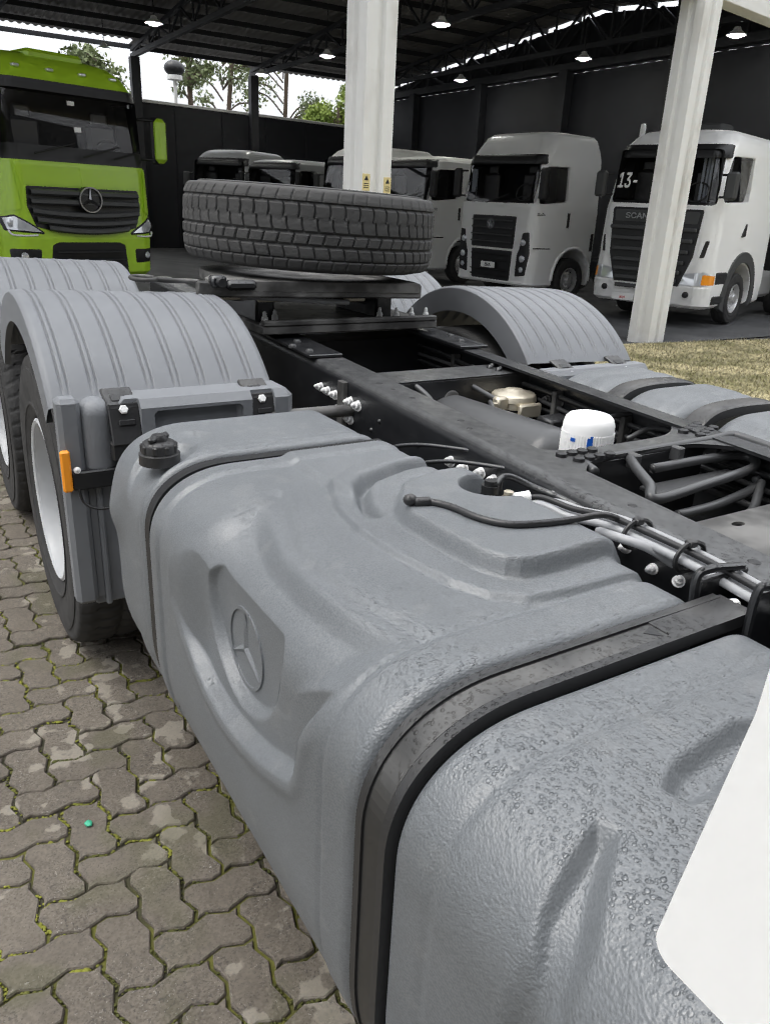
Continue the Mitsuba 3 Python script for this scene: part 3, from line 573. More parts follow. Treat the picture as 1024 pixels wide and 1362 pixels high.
# ------------------------------------------------------------------ chassis rails
RX = lambda y: 1.105 + .045 * y
RXR = lambda y: 1.845 + .052 * y
RZ = lambda y: .988 + .02 * y
def rail(xf, sgn, fl, hgt=.27, ys=np.linspace(-.8, 4.9, 60)):
    r = .032; a = np.linspace(0, np.pi / 2, 9); t = .009
    outer = [(0, -hgt)] + [(r * (1 - math.cos(q)), -r * (1 - math.sin(q))) for q in a] + [(fl, 0)]
    inner = [(fl, -t)] + [(r + .0 - (r - t) * math.sin(q), -r + (r - t) * math.cos(q)) for q in a] + [(t, -hgt + t), (fl, -hgt + t), (fl, -hgt), (0, -hgt)]
    pr_ = np.array(outer + inner); P = np.stack([np.c_[xf(y) + sgn * pr_[:, 0], pr_[:, 0] * 0 + y, RZ(y) + pr_[:, 1]] for y in ys])
    m = grid(P)
    return m
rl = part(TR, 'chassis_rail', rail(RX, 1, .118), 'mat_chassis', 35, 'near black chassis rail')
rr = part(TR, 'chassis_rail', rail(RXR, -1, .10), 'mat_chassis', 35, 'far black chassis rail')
def bolt(at, ax, r=.013, h=.03, wash=True):
    at, ax = np.asarray(at, float), np.asarray(ax, float) / np.linalg.norm(ax); r = r * .70
    return lathe([(0, h * .92), (r * .35, h * .9), (r * .55, h * .78), (r * .62, h * .55), (r * .95, h * .50), (r * 1.0, h * .12), (r * 1.35, h * .10), (r * 1.35, 0)], at, ax, 12)
for y, z, r in [(2.374, .955, .017), (2.317, .953, .017), (2.257, .953, .018), (2.143, .955, .019), (2.089, .955, .019), (2.244, .905, .019), (2.14, .90, .020), (1.549, .935, .0165), (1.487, .937, .0165), (1.415, .946, .0165), (1.362, .944, .0165),
                (1.154, .975, .0145), (1.105, .970, .0145), (1.048, .974, .0145), (1.0, .972, .0135), (.925, .950, .0135), (.853, .935, .012), (.789, .940, .011), (.744, .935, .011)]:
    part(rl, 'bolt', bolt((RX(y) - .001, y, z), (-1, -.25, .25), r, .036), 'mat_zinc')
for y, z in [(2.0, .90), (1.95, .94), (1.80, .88), (1.72, .93), (1.30, .90), (1.25, .87), (1.2, .92)]: part(rl, 'rivet', lathe([(0, .006), (.006, .004), (.008, 0)], (RX(y), y, z), (-1, 0, 0), 10), 'mat_chassis', True)
for x, y, r in [(.055, 2.06, .012), (.06, 1.98, .008), (.07, 1.62, .010), (.05, 1.55, .008), (.065, 1.87, .010), (.06, .98, .010), (.07, .70, .012)]:
    part(rl, 'plug_or_hole', lathe([(0, .0015), (r * .8, .0015), (r, 0)], (RX(y) + x, y, RZ(y)), n=16), 'mat_black_plastic')  # dark discs stand in for the shaded open holes of the flange
# spacer block and brackets on the outer web
part(rl, 'bracket', cat([box((RX(2.2) - .02, 2.17, .82), (RX(2.2), 2.21, 1.015), .003)]), 'mat_dusty_steel')
for dy, dz in ((0, 0), (-.15, 0)):
    yb = 1.70 + dy
    part(rl, 'bracket', cat([tube([(RX(yb) - .005, yb - .22, .985), (RX(yb) - .06, yb - .10, .972), (RX(yb) - .095, yb - .02, .950), (RX(yb) - .105, yb, .93), (RX(yb) - .10, yb + .01, .90)], .0055, 8)]), 'mat_chassis', True)
part(rl, 'bracket', cat([box((RX(1.45) - .05, 1.33, .80), (RX(1.45) - .002, 1.58, .905), .006)]), 'mat_black_plastic')
part(rl, 'bracket', cat([box((RX(1.1) - .035, 1.02, .82), (RX(1.1) - .002, 1.14, .985), .006)]), 'mat_black_plastic')
part(rl, 'bracket', cat([box((RX(.9) - .03, .82, .78), (RX(.9) - .002, .98, .90), .006)]), 'mat_black_plastic')
part(TR, 'spring_pipe', cyl((.88, 2.10, .945), (1.2, 2.14, .93), .02, 12), 'mat_dusty_steel', True)
# pipe bundle beside the near rail
bund = [(1.0, 1.10, .995), (1.03, 1.05, 1.005), (1.05, .98, 1.012), (1.065, .90, 1.022), (1.07, .82, 1.022), (1.075, .70, 1.018), (1.065, .55, 1.012), (1.05, .3, 1.01), (1.03, -.2, 1.0)]
for k, (dx, dz, r) in enumerate([(0, 0, .0078), (-.020, .002, .0075), (.017, .010, .006), (-.008, .016, .0058), (.018, -.012, .007)]):
    q = np.array(bund) + (dx, 0, dz); q[:2] += rng.normal(0, .006, (2, 3)); part(TR, 'pipe', tube(q, r, 10), 'mat_pipe' if k < 3 else 'mat_black_plastic', True)
for y, x in ((.845, 1.068), (.735, 1.073)): part(TR, 'cable_tie', cat([tube([(x + .036 * math.cos(a), y, 1.024 + .026 * math.sin(a)) for a in np.linspace(0, 6.28, 18)], .0045, 6), box((x - .012, y - .008, 1.043), (x + .006, y + .008, 1.055), .002)]), 'mat_strap', 40)
part(TR, 'hose', tube([(1.03, .90, 1.015), (1.02, .85, 1.025), (1.045, .80, 1.02), (1.09, .775, .99)], .009, 8), 'mat_pipe', True)
part(TR, 'hose', tube([(.96, 1.12, 1.04), (1.0, 1.13, 1.052), (1.05, 1.10, 1.03), (1.075, 1.02, 1.02), (1.09, .92, 1.0)], .007, 8), 'mat_chassis', True)
part(TR, 'hose', tube([(1.03, 1.02, .985), (1.06, .96, .98), (1.085, .92, .975)], .010, 8), 'mat_pipe', True)
# bracket that carries the strap
part(TR, 'strap_bracket', cat([box((1.0, .655, .90), (1.12, .668, 1.03), .003), box((1.0, .56, .90), (1.12, .572, 1.05), .003), box((1.10, .56, .88), (1.125, .70, 1.0), .003), tube([(1.0, .66, .97), (1.0, .665, 1.03), (1.02, .66, 1.045), (1.09, .65, 1.04)], .007, 8), tube([(1.0, .565, .96), (1.0, .565, 1.05), (1.02, .56, 1.062), (1.10, .55, 1.05)], .007, 8)]), 'mat_chassis', 40)
for p in [(1.04, .62, .995), (1.06, .58, .99), (1.06, .69, .985), (1.085, .755, .965)]: part(TR, 'bolt', bolt(p, (-.5, -.5, .7), .012, .026), 'mat_zinc')
# ------------------------------------------------------------------ between the rails
def cross(y, h, w, z=0.0, mat='mat_chassis'):
    return part(TR, 'cross_member', cat([box((RX(y) + .01, y - w / 2, RZ(y) - .015 + z), (RXR(y) - .01, y + w / 2, RZ(y) - .005 + z), .002), box((RX(y) + .01, y - w / 2, RZ(y) - h + z), (RXR(y) - .01, y - w / 2 + .01, RZ(y) - .012 + z), .002), box((RX(y) + .01, y - w / 2, RZ(y) - h + z), (RXR(y) - .01, y + w / 2, RZ(y) - h + .01 + z), .002)]), mat)
c1 = cross(2.22, .17, .16, -.02)
part(c1, 'cover', lathe([(0, .006), (.028, .006), (.034, 0)], (1.60, 2.14, .93), (0, -1, 0), 20), 'mat_dusty_steel', True)
for k in range(7): part(c1, 'bolt', lathe([(0, .012), (.010, .011), (.013, 0)], (1.87 + .028 * (k % 4) - .03, 2.19 + .05 * (k // 4) + .02 * (k % 4), RZ(2.2) - .024), n=10), 'mat_chassis', True)
cross(3.0, .20, .2, -.03); cross(.55, .14, .3, -.03)
# gusset cross member with rows of rivets (plate with waisted middle)
def gusset_plate():
    y0, y1 = .98, 1.46; xl, xr = RX(1.3) + .02, RXR(1.3) - .015
    t = np.linspace(0, 1, 40); x = xl + (xr - xl) * t; flare = np.exp(-(t / .16) ** 2) + np.exp(-((1 - t) / .16) ** 2)
    return np.r_[np.c_[x, 1.285 - .035 - .14 * flare], np.c_[x, 1.285 + .035 + .11 * flare][::-1]]
gp = part(TR, 'cross_member', cat([prism(gusset_plate(), .010, (0, 0, RZ(1.28) - .016), (1, 0, 0), (0, 1, 0), (0, 0, 1)), box((RX(1.3) + .12, 1.25, .80), (RXR(1.3) - .12, 1.26, RZ(1.28) - .017), .003), box((RX(1.3) + .12, 1.31, .80), (RXR(1.3) - .12, 1.32, RZ(1.28) - .017), .003)]), 'mat_chassis', label='flat black gusset plate with rivets at both ends')
for x0, y0 in ((1.31, 1.295), (1.79, 1.325)):
    for i in range(4):
        for j in range(2):
            part(gp, 'rivet', lathe([(0, .011), (.009, .011), (.0135, .008), (.0145, 0)], (x0 + .034 * i + .014 * j, y0 - .045 * j + .012 * (x0 > 1.5) * i, RZ(1.28) - .006), n=14), 'mat_black_plastic', 40)
# oil filter
fk = numbered(f'{TR}__oil_filter'); fc = (1.56, 1.455, .925)
scene[fk] = mikit.ply(lathe([(0, .128), (.042, .127), (.056, .123), (.064, .115), (.069, .100), (.070, .08), (.070, -.10), (.06, -.12), (0, -.12)], fc, n=64), 'mat_white_print', smooth=35); labels[fk] = {'label': 'white spin-on filter with blue print'}
part(fk, 'rib_band', cat([obox(np.array(fc) + .0703 * np.array([math.cos(a), math.sin(a), 0]) + (0, 0, .045), [(math.cos(a), math.sin(a), 0), (-math.sin(a), math.cos(a), 0), (0, 0, 1)], (.003, .0045, .07), .001) for a in np.arange(56) * math.pi / 28]), 'mat_white_print')
def on_filter(a0, a1, z0, z1, r=.0735):
    a = np.linspace(a0, a1, 8); P = np.stack([np.c_[fc[0] + r * np.cos(a), fc[1] + r * np.sin(a), a * 0 + z] for z in (z0, z1)]); return grid(P)
A0 = math.atan2(-fc[1], -fc[0])
part(fk, 'label', cat([on_filter(A0 + .02, A0 + .22, .955, 1.0), on_filter(A0 + .12, A0 + .22, 1.0, 1.006)]), 'mat_blue', True, 'blue printed mark')
part(fk, 'label', on_filter(A0 - .62, A0 - .42, .985, .995), 'mat_blue', True)
part(fk, 'mount', lathe([(0, .03), (.07, .03), (.085, 0), (.085, -.10), (0, -.1)], (fc[0], fc[1], .80), n=24), 'mat_chassis', 40)
# air dryer head, pale, on a dark canister, with fittings and loops of hose
dk = numbered(f'{TR}__air_dryer'); dc = np.array([1.83, 2.08, .905])
scene[dk] = mikit.ply(cat([lathe([(0, -.30), (.075, -.30), (.08, -.02), (.085, 0)], dc, n=28)]), 'mat_chassis', smooth=40)
part(dk, 'head', cat([lathe([(0, .062), (.03, .06), (.04, .052), (.072, .048), (.080, .040), (.082, .022), (.070, .018), (.074, 0), (.074, -.03)], dc, n=32), obox(dc + (-.085, -.03, .02), np.eye(3), (.05, .04, .05), .008), obox(dc + (.0, -.09, .0), np.eye(3), (.10, .02, .05), .006)]), 'mat_brass', 40, 'pale cast head of the air dryer')
part(dk, 'fitting', cat([cyl(dc + (-.13, -.03, -.03), dc + (-.06, -.03, -.03), .018, 8), cyl(dc + (-.15, -.0, -.05), dc + (-.10, -.05, -.04), .020, 8)]), 'mat_brass', 40)
part(dk, 'fitting', cyl(dc + (-.13, -.05, .0), dc + (-.13, -.05, .03), .014, 8), 'mat_brass', 40)
for k, pts in enumerate([[(1.70, 2.05, .90), (1.66, 1.95, .88), (1.72, 1.84, .87), (1.86, 1.80, .875), (1.97, 1.83, .88)], [(1.69, 2.0, .885), (1.68, 1.9, .86), (1.76, 1.80, .85), (1.90, 1.76, .855), (2.0, 1.80, .86)], [(1.72, 1.98, .87), (1.72, 1.88, .84), (1.80, 1.74, .83), (1.95, 1.70, .84)],
                         [(1.80, 1.52, .90), (1.88, 1.50, .93), (1.93, 1.42, .92), (1.90, 1.36, .90)], [(1.78, 1.50, .86), (1.86, 1.46, .90), (1.90, 1.40, .90), (1.87, 1.33, .88)], [(1.72, 1.62, .90), (1.80, 1.64, .93), (1.94, 1.62, .94), (1.98, 1.60, .92)]]):
    part(TR, 'hose', tube(np.array(pts) + (0, 0, .035), .0085, 8), 'mat_frame', True)
part(TR, 'valve', cat([ell((2.24, 3.15, .86), (.08, .05, .03), 2), cyl((2.16, 3.14, .86), (2.34, 3.16, .87), .02, 10), cyl((2.24, 3.15, .84), (2.24, 3.15, .92), .03, 10)]), 'mat_brass', 40, 'pale valve deep between the rails')
part(TR, 'valve', cat([box((1.74, 1.78, .78), (1.84, 1.86, .93), .008), cyl((1.76, 1.77, .85), (1.76, 1.74, .85), .014, 8), cyl((1.80, 1.77, .89), (1.80, 1.74, .89), .014, 8)]), 'mat_black_plastic', 40)
# air tank lying across
part(TR, 'air_tank', cat([lathe([(0, -.30), (.06, -.295), (.105, -.27), (.12, -.23), (.12, .23), (.105, .27), (.06, .295), (0, .30)], (1.60, 1.88, .835), (.08, -1, 0), 36)]), 'mat_frame', True, 'dark cylindrical air tank between the rails')
part(TR, 'air_tank', cat([lathe([(0, -.30), (.06, -.295), (.105, -.27), (.12, -.23), (.12, .23), (.105, .27), (.06, .295), (0, .30)], (1.38, 1.80, .74), (.08, -1, 0), 36)]), 'mat_chassis', True)
for y, z in [(2.02, .93), (1.95, .935), (1.62, .93), (1.42, .92), (2.5, .95), (2.58, .93), (.95, .90), (.82, .88)]: part(rr, 'bolt', bolt((RXR(y) - .012, y, z), (-1, 0, .1), .017, .03), 'mat_dusty_steel')
for k, (x, y, z) in enumerate([(1.75, 1.60, .86), (1.88, 1.56, .84), (1.70, 2.32, .90), (1.50, 2.45, .80), (1.90, 2.40, .88), (1.72, .75, .88), (1.86, .62, .90)]): part(TR, 'valve', cat([box((x - .04, y - .035, z - .08), (x + .04, y + .035, z + .03), .008), cyl((x - .02, y - .03, z), (x - .02, y - .065, z + .01), .012, 8), lathe([(0, .03), (.018, .028), (.022, .0), (.022, -.04)], (x + .01, y, z + .035), n=12)]), 'mat_frame' if k % 2 else 'mat_dusty_steel', 40)
for p in [(1.88, 1.72, .89), (1.97, 1.64, .86), (2.0, 1.5, .90), (1.93, 1.95, .88), (1.95, 1.88, .86)]: part(TR, 'bolt', bolt(p, (-1, -.4, .3), .016, .035), 'mat_dusty_steel')

def along(off, dz, y0, y1, r, mat, wob=.006, right=True):
    ys = np.linspace(y0, y1, 9); rr_ = np.random.default_rng(int(off * 1000 + dz * 7000) + 5000); f = RXR if right else RX
    part(TR, 'hose', tube(np.c_[f(ys) + (-off if right else off) + rr_.normal(0, wob, 9), ys, RZ(ys) + dz + rr_.normal(0, wob, 9)], r, 7), mat, True)
along(.030, -.075, .55, 3.0, .010, 'mat_chassis'); along(.034, -.105, .6, 2.9, .008, 'mat_frame'); along(.028, -.135, .5, 3.0, .011, 'mat_chassis'); along(.06, -.16, .6, 2.6, .009, 'mat_frame', .012)
along(.035, -.09, 1.4, 3.0, .009, 'mat_chassis', .006, False); along(.045, -.12, 1.4, 3.1, .011, 'mat_chassis', .008, False)
for y in (.72, 1.05, 1.62, 1.95, 2.35, 2.6): part(TR, 'hose_clamp', box((RXR(y) - .05, y - .010, RZ(y) - .16), (RXR(y) - .012, y + .010, RZ(y) - .05), .003), 'mat_dusty_steel')
for k, (x, y, z, a) in enumerate([(1.72, 2.16, .955, .3), (1.66, 2.26, .955, -.5), (1.52, 2.20, .955, .2)]): part(c1, 'clip', box((x - .03, y - .012, z - .004), (x + .03, y + .012, z + .016), .004), 'mat_dusty_steel' if k else 'mat_frame')
part(TR, 'hose', tube([(1.36, 2.62, .90), (1.46, 2.50, .93), (1.58, 2.46, .90), (1.72, 2.50, .93), (1.86, 2.62, .90)], .012, 8), 'mat_frame', True)
part(TR, 'hose', tube([(1.40, 2.30, .93), (1.43, 2.22, 1.0), (1.46, 2.10, .97), (1.48, 2.02, .90)], .010, 8), 'mat_frame', True)
part(TR, 'hose', tube([(1.62, 2.30, .94), (1.66, 2.20, .985), (1.72, 2.10, .95), (1.76, 2.04, .92)], .009, 8), 'mat_frame', True)
part(TR, 'junction_box', cat([box((1.66, 1.60, .86), (1.78, 1.70, .93), .01), cyl((1.70, 1.60, .90), (1.70, 1.565, .90), .014, 8)]), 'mat_black_plastic', 40)
for x, y in [(1.215, 2.62), (1.27, 2.70), (1.235, 2.52), (1.93, 2.55), (1.96, 2.66)]: part(rl if x < 1.5 else rr, 'rivet', lathe([(0, .014), (.011, .013), (.015, .008), (.016, 0)], (x, y, RZ(y) + .008), n=10), 'mat_frame', 40)
# catwalk tubes
cw = numbered(f'{TR}__step_frame')
scene[cw] = mikit.ply(cat([tube([(1.33, 1.20, 0.994), (1.36, 1.255, 0.999), (1.50, 1.262, 0.999), (1.80, 1.255, 1.004), (1.88, 1.25, 1.009), (1.905, 1.22, 1.009), (1.90, 1.0, 0.999)], .012, 10), tube([(1.50, 1.25, 0.994), (1.46, 1.19, 0.989), (1.43, 1.12, 0.974), (1.40, 1.075, 0.959), (1.60, 1.095, 0.959), (1.80, 1.122, 0.959), (1.87, 1.145, 0.964), (1.885, 1.175, 0.969), (1.86, 1.20, 0.971), (1.76, 1.21, 0.971), (1.55, 1.215, 0.969)], .0125, 10)]), 'mat_frame', smooth=True)
labels[cw] = {'label': 'black tubular step frame between the rails'}
part(cw, 'lower_tube', tube([(1.47, 1.06, 0.914), (1.64, 1.075, 0.909), (1.84, 1.11, 0.914), (1.86, 1.13, 0.929)], .012, 8), 'mat_frame', True); part(cw, 'lower_tube', tube([(1.45, 1.03, 0.879), (1.6, 1.03, 0.874), (1.74, 1.05, 0.879), (1.84, 1.10, 0.929)], .012, 8), 'mat_frame', True)
for x in (1.50, 1.66, 1.809): part(cw, 'clip', box((x - .010, 1.22, .97), (x + .012, 1.268, 1.008), .003), 'mat_frame')
part(cw, 'tread_plate', box((1.50, 1.15, 0.924), (1.84, 1.205, 0.934), .002), 'mat_frame')
# flat plate at the lower right with a hole, engine tunnel below
q = Polygon([(1.28, .40), (1.28, .90), (1.62, .90), (1.62, .40)]).buffer(.01); q = q.difference(affinity.translate(Polygon([(math.cos(a) * .018, math.sin(a) * .010) for a in np.arange(20) * math.pi / 10]), 1.40, .865))
part(TR, 'cover_plate', prism(q, .006, (0, 0, RZ(.7) - .03), (1, 0, 0), (0, 1, 0), (0, 0, 1)), 'mat_dusty_steel', label='dusty flat cover plate with an oval hole')
part(TR, 'gearbox', cat([lathe([(0, 1.2), (.15, 1.2), (.17, 1.0), (.22, .7), (.26, .2), (.26, -.6), (0, -.6)], (1.53, .2, .60), (0, 1, 0), 24), cyl((1.53, 1.3, .62), (1.56, 2.6, .60), .06, 16)]), 'mat_chassis', 40)
# ------------------------------------------------------------------ fenders
def fender(x0, x1, yc, outer_left, drop=0.0, name='fender', lab=None, zc=.59, R=.66, ph=52, lipo=.10, lipi=.03):
    xs = [];
    n = 440; u = np.linspace(0, 1, n); X = x0 + (x1 - x0) * u
    ribs = np.arange(.5, 8.5) / 8.5; hgt = np.zeros(n)
    for c in ribs + .02:
        hgt += .0022 * (sstep(c - .016, c - .009, u) - sstep(c + .009, c + .016, u)); hgt -= .0062 * (np.exp(-((u - c + .0125) / .0040) ** 2) + np.exp(-((u - c - .0125) / .0040) ** 2))
    ed = .020; edge = -(np.clip(1 - u * (x1 - x0) / ed, 0, 1) ** 2 + np.clip(1 - (1 - u) * (x1 - x0) / ed, 0, 1) ** 2) * .010
    phi = np.radians(np.linspace(-ph, ph, 72)); P = []
    for p in phi:
        f = sstep(math.radians(ph), math.radians(ph - 9), abs(p)); r = R + edge + hgt * f
        row = np.c_[X, yc + np.sin(p) * r, zc + np.cos(p) * r + drop * u]
        L = lipo if outer_left else lipi; Rr = lipi if outer_left else lipo
        a = [(x0 + .020, R - L), (x0, R - L), (x0 - .001, R - L * .5), (x0, R - .012)]; b = [(x1, R - .012), (x1 + .001, R - Rr * .5), (x1, R - Rr), (x1 - .020, R - Rr)]
        ex = lambda q, k: np.array([[x, yc + math.sin(p) * r_, zc + math.cos(p) * r_ + drop * k] for x, r_ in q])
        P.append(np.vstack([ex(a, 0), row, ex(b, 1)]))
    g = grid(np.array(P))
    return part(TR, name, g, 'mat_fender', 50, lab)
fA = fender(.305, .972, 2.74, True, -.02, lab='near ribbed grey fender over the front drive wheel')
fB = fender(.305, .972, 4.13, True, -.02, lab='ribbed grey fender over the rear drive wheel on the near side')
fC = fender(2.185, 2.80, 2.93, False, -.02, lab='ribbed grey fender on the far side, nearest the white column', zc=.565, lipi=.11)
fD = fender(2.185, 2.80, 4.25, False, -.02, lab='ribbed grey fender on the far side behind the fifth wheel', zc=.565, lipi=.11)
def bracket_on(f, x, y, z, sc=1.0):
    b = part(f, 'bracket', cat([obox((x, y + .040, z + .022), [(1, 0, 0), (0, .93, .36), (0, -.36, .93)], (.082 * sc, .10, .012), .003), obox((x, y - .014, z - .036), [(1, 0, 0), (0, .3, .95), (0, -.95, .3)], (.082 * sc, .115, .012), .003), box((x - .042, y - .03, z - .135), (x + .042, y + .02, z - .085), .004)]), 'mat_strap', label='black fender bracket with a bolt')
    part(b, 'bolt', lathe([(0, .008), (.010, .008), (.013, .004), (.013, 0)], (x - .002, y - .012, z + .004), (0, -.9, .45), 6), 'mat_zinc')
    part(b, 'slot', obox((x - .004, y + .034, z + .027), [(1, 0, 0), (0, .93, .36), (0, -.36, .93)], (.040, .030, .004), .002), 'mat_black_plastic'); part(b, 'slot', obox((x + .004, y - .022, z - .030), [(1, 0, 0), (0, .3, .95), (0, -.95, .3)], (.044, .016, .006), .002), 'mat_black_plastic')
# front flap with housing
part(fA, 'flap', cat([box((.312, 2.135, .425), (.372, 2.20, 1.035), .012), box((.368, 2.165, .405), (.975, 2.20, .90), .006), box((.395, 2.148, .405), (.412, 2.17, .80), .005), box((.372, 2.158, .43), (.397, 2.175, .80), .004)]), 'mat_fender', 30, 'flat grey front flap hanging before the wheel')
part(fA, 'flap_bulge', unman(m3.Manifold.batch_hull([m3.Manifold.sphere(.042, 24).translate((x, y, z)) for x in (.412, .418) for y in (2.165, 2.19) for z in (.845, .985)])), 'mat_fender', True)
hs = man(box((.462, 2.09, .86), (.978, 2.24, 1.028), .022)) - man(box((.555, 2.0, .925), (.813, 2.118, .997), .010)) - man(box((.44, 2.0, .80), (.52, 2.125, 1.2), .004)) - man(box((.842, 2.0, .80), (.914, 2.115, 1.2), .004))
part(fA, 'flap_housing', unman(hs), 'mat_fender', 30)
bracket_on(fA, .480, 2.125, .998); bracket_on(fA, .878, 2.115, .998)
ma = part(fA, 'lamp_arm', box((.330, 2.118, .786), (.455, 2.14, .838), .004), 'mat_black_plastic')
part(fA, 'side_marker', box((.305, 2.112, .785), (.330, 2.130, .902), .005), 'mat_orange', label='orange side marker lamp')
part(fA, 'marker_wire', tube([(.345, 2.12, .79), (.352, 2.115, .755), (.38, 2.10, .735), (.43, 2.09, .735), (.47, 2.08, .75)], .0035, 6), 'mat_black_plastic', True)
part(ma, 'screw', bolt((.345, 2.118, .845), (-.3, -1, .4), .010, .014), 'mat_zinc')
# far side flap strip
part(fC, 'flap', cat([box((2.19, 2.36, .45), (2.80, 2.40, .94), .01), box((2.20, 2.30, .86), (2.80, 2.40, .955), .02)]), 'mat_fender', 30)
for x in (2.34, 2.66): bracket_on(fC, x, 2.33, .935)
# ------------------------------------------------------------------ wheels
def tyre_profile(w=.288, R=.522, rb=.290):
    h = w / 2
    return [(rb, -h * .72), (rb + .01, -h * .86), (rb + .045, -h * .965), (rb + .05, -h * .995), (rb + .058, -h * .995), (rb + .064, -h * .97), (rb + .12, -h), (R - .062, -h * .985), (R - .055, -h * .95), (R - .022, -h * .92), (R - .008, -h * .80), (R, -h * .6), (R + .003, 0), (R, h * .6), (R - .008, h * .80), (R - .022, h * .92), (R - .055, h * .95), (R - .062, h * .985), (rb + .12, h), (rb + .064, h * .97), (rb + .058, h * .995), (rb + .05, h * .995), (rb + .045, h * .965), (rb + .01, h * .86), (rb, h * .72)]
def smoothprof(p, n=5): return spline(p, n)
def tyre_mesh(c, ax, R=.522, w=.288, rows=(-.60, -.20, .20, .60), blocks=54, depth=.008, nu=864, nsub=10, gw=.0040, shoulder=True, phase=0.0):
    """tyre with tread blocks cut by circumferential and cross grooves"""
    prof = smoothprof(tyre_profile(w, R), nsub); d, s, t = frame_of(ax); a = np.arange(nu) * 2 * np.pi / nu
    r, h = prof[:, 0][:, None] + 0 * a, prof[:, 1][:, None] + 0 * a; hw = w / 2
    on = sstep(R - .030, R - .010, r); q = h / hw; gr = np.zeros_like(r)
    for g in rows: gr = np.maximum(gr, np.exp(-((q - g) * hw / gw) ** 4))
    rowid = np.searchsorted(np.array(rows), q[:, 0])[:, None]
    for k in range(len(rows) + 1):
        m = (rowid == k); off = (k * .5 + .13 * k) % 1; nb = max(blocks, 1)
        ph = (a * nb / (2 * np.pi) + off + .10 * np.sin(q * 9 + k)) % 1; dd = np.minimum(ph, 1 - ph) * 2 * np.pi * R / nb
        gr = np.maximum(gr, (blocks > 0) * m * np.exp(-(dd / gw) ** 4) * (1.0 if 0 < k < len(rows) else .55))
    if rows: r = r - depth * gr * on
    V = np.asarray(c, float) + r[..., None] * (np.cos(a)[None, :, None] * s + np.sin(a)[None, :, None] * t) + h[..., None] * d
    V = np.concatenate([V, V[:, :1]], 1); m = grid(V); m.merge_vertices()
    if m.volume < 0: m.invert()
    return m
def wheel(parent, c, ax, front=False, detail=True, mat='mat_rim', both=True, R=.522, rlab=None, name='wheel'):
    """c: centre of the outer tyre, ax: pointing outwards. Drive wheel with a deep dish."""
    c, ax = np.asarray(c, float), np.asarray(ax, float)
    k = numbered(f'{parent}__{name}')
    part(k, 'tyre', tyre_mesh(c, ax, R, .288, (-.55, 0, .55), 54, .010, 360 if detail else 120, 5, .0055), 'mat_rubber', 30)
    if front: pr_ = [(.292, .128), (.283, .134), (.272, .128), (.262, .10), (.258, .04), (.24, .03), (.20, .055), (.165, .078), (.13, .085), (.10, .09), (.10, .14), (.085, .155), (.05, .16), (0, .16)]
    else: pr_ = [(.292, .128), (.283, .134), (.272, .128), (.262, .10), (.258, .02), (.252, -.08), (.235, -.115), (.19, -.135), (.15, -.14), (.13, -.14), (.125, -.03), (.115, -.015), (.06, -.005), (0, -.005)]
    rk = part(k, 'rim', lathe(pr_, c, ax, 64), mat, 35, rlab)
    d, s, t = frame_of(ax); nn = 10; zr = .083 if front else -.135; rn = .145 if front else .168
    for q in range(nn):
        a = q * 2 * math.pi / nn; p = c + rn * (math.cos(a) * s + math.sin(a) * t) + zr * d; part(rk, 'wheel_nut', cat([cyl(p, p + d * .03, .016, 6), cyl(p, p + d * .045, .010, 8)]), 'mat_chrome' if front else 'mat_zinc')
    if front:
        for q in range(10):
            a = (q + .5) * 2 * math.pi / nn; p = c + .205 * (math.cos(a) * s + math.sin(a) * t) + .052 * d; part(rk, 'hand_hole', lathe([(0, .006), (.020, .005), (.024, -.006)], p, ax, 14), 'mat_steel_dark', True)
    if both: part(k, 'inner_tyre', tyre_mesh(c - ax * .335, ax, R, .288, (), 0, 0, 96, 3), 'mat_rubber', 30)
    return k
WZ = .520
for y, l in ((2.80, 'drive wheel under the near ribbed fender, with a white rim'), (4.20, 'second drive wheel, cut by the left edge of the photo')):
    k = wheel(TR, (.478, y, WZ), (-1, 0, 0), rlab='deep white steel rim'); labels[k] = {'label': l}
for y in (2.93, 4.25): wheel(TR, (2.64, y, WZ), (1, 0, 0), detail=False)
for y in (2.75, 4.18): part(TR, 'axle', cat([cyl((.5, y, WZ), (2.6, y, WZ), .09, 16), ell((1.56, y, WZ), (.24, .24, .24), 3)]), 'mat_chassis', 40)
for x, y in ((1.05, 2.75), (2.06, 2.93), (1.05, 4.18), (2.06, 4.25)): part(TR, 'leaf_spring', cat([box((x - .04, y - .60 + .05 * k, .62 - .02 * k), (x + .04, y + .60 - .05 * k, .637 - .02 * k), .003) for k in range(5)]), 'mat_chassis')
# ------------------------------------------------------------------ fifth wheel
FW = numbered(f'{TR}__fifth_wheel'); fy, fx = 2.98, 1.50
scene[FW] = mikit.ply(cat([box((1.155, 2.76, 1.073), (1.955, 3.5, 1.105), .004), box((1.16, 2.755, 1.105), (1.95, 2.79, 1.125), .004)]), 'mat_dusty_steel', smooth=False)
labels[FW] = {'label': 'dusty steel fifth wheel coupling on the chassis rails'}
k = np.linspace(0, np.pi, 40); pl = [(.92 + .02, 2.72)] + [(1.815, 2.70)] + [(1.85, 2.8), (1.86, 3.1)] + [(1.45 + .38 * math.cos(a), 3.15 + .36 * math.sin(a)) for a in k[3:-3]] + [(1.05, 3.0), (.96, 2.82)]
part(FW, 'top_plate', cat([prism(pl, .035, (0, 0, 1.262), (1, 0, -.02), (0, 1, 0), (0, 0, 1)), beam((.90, 2.735, 1.248), (1.83, 2.72, 1.230), .03, .055, .006)]), 'mat_dusty_steel', 40)
part(FW, 'bearing_bracket', cat([box((1.18, 2.88, 1.10), (1.26, 3.25, 1.25), .01), box((1.72, 2.88, 1.10), (1.80, 3.25, 1.23), .01), cyl((1.15, 3.06, 1.20), (1.84, 3.06, 1.18), .035, 16)]), 'mat_chassis', 40)
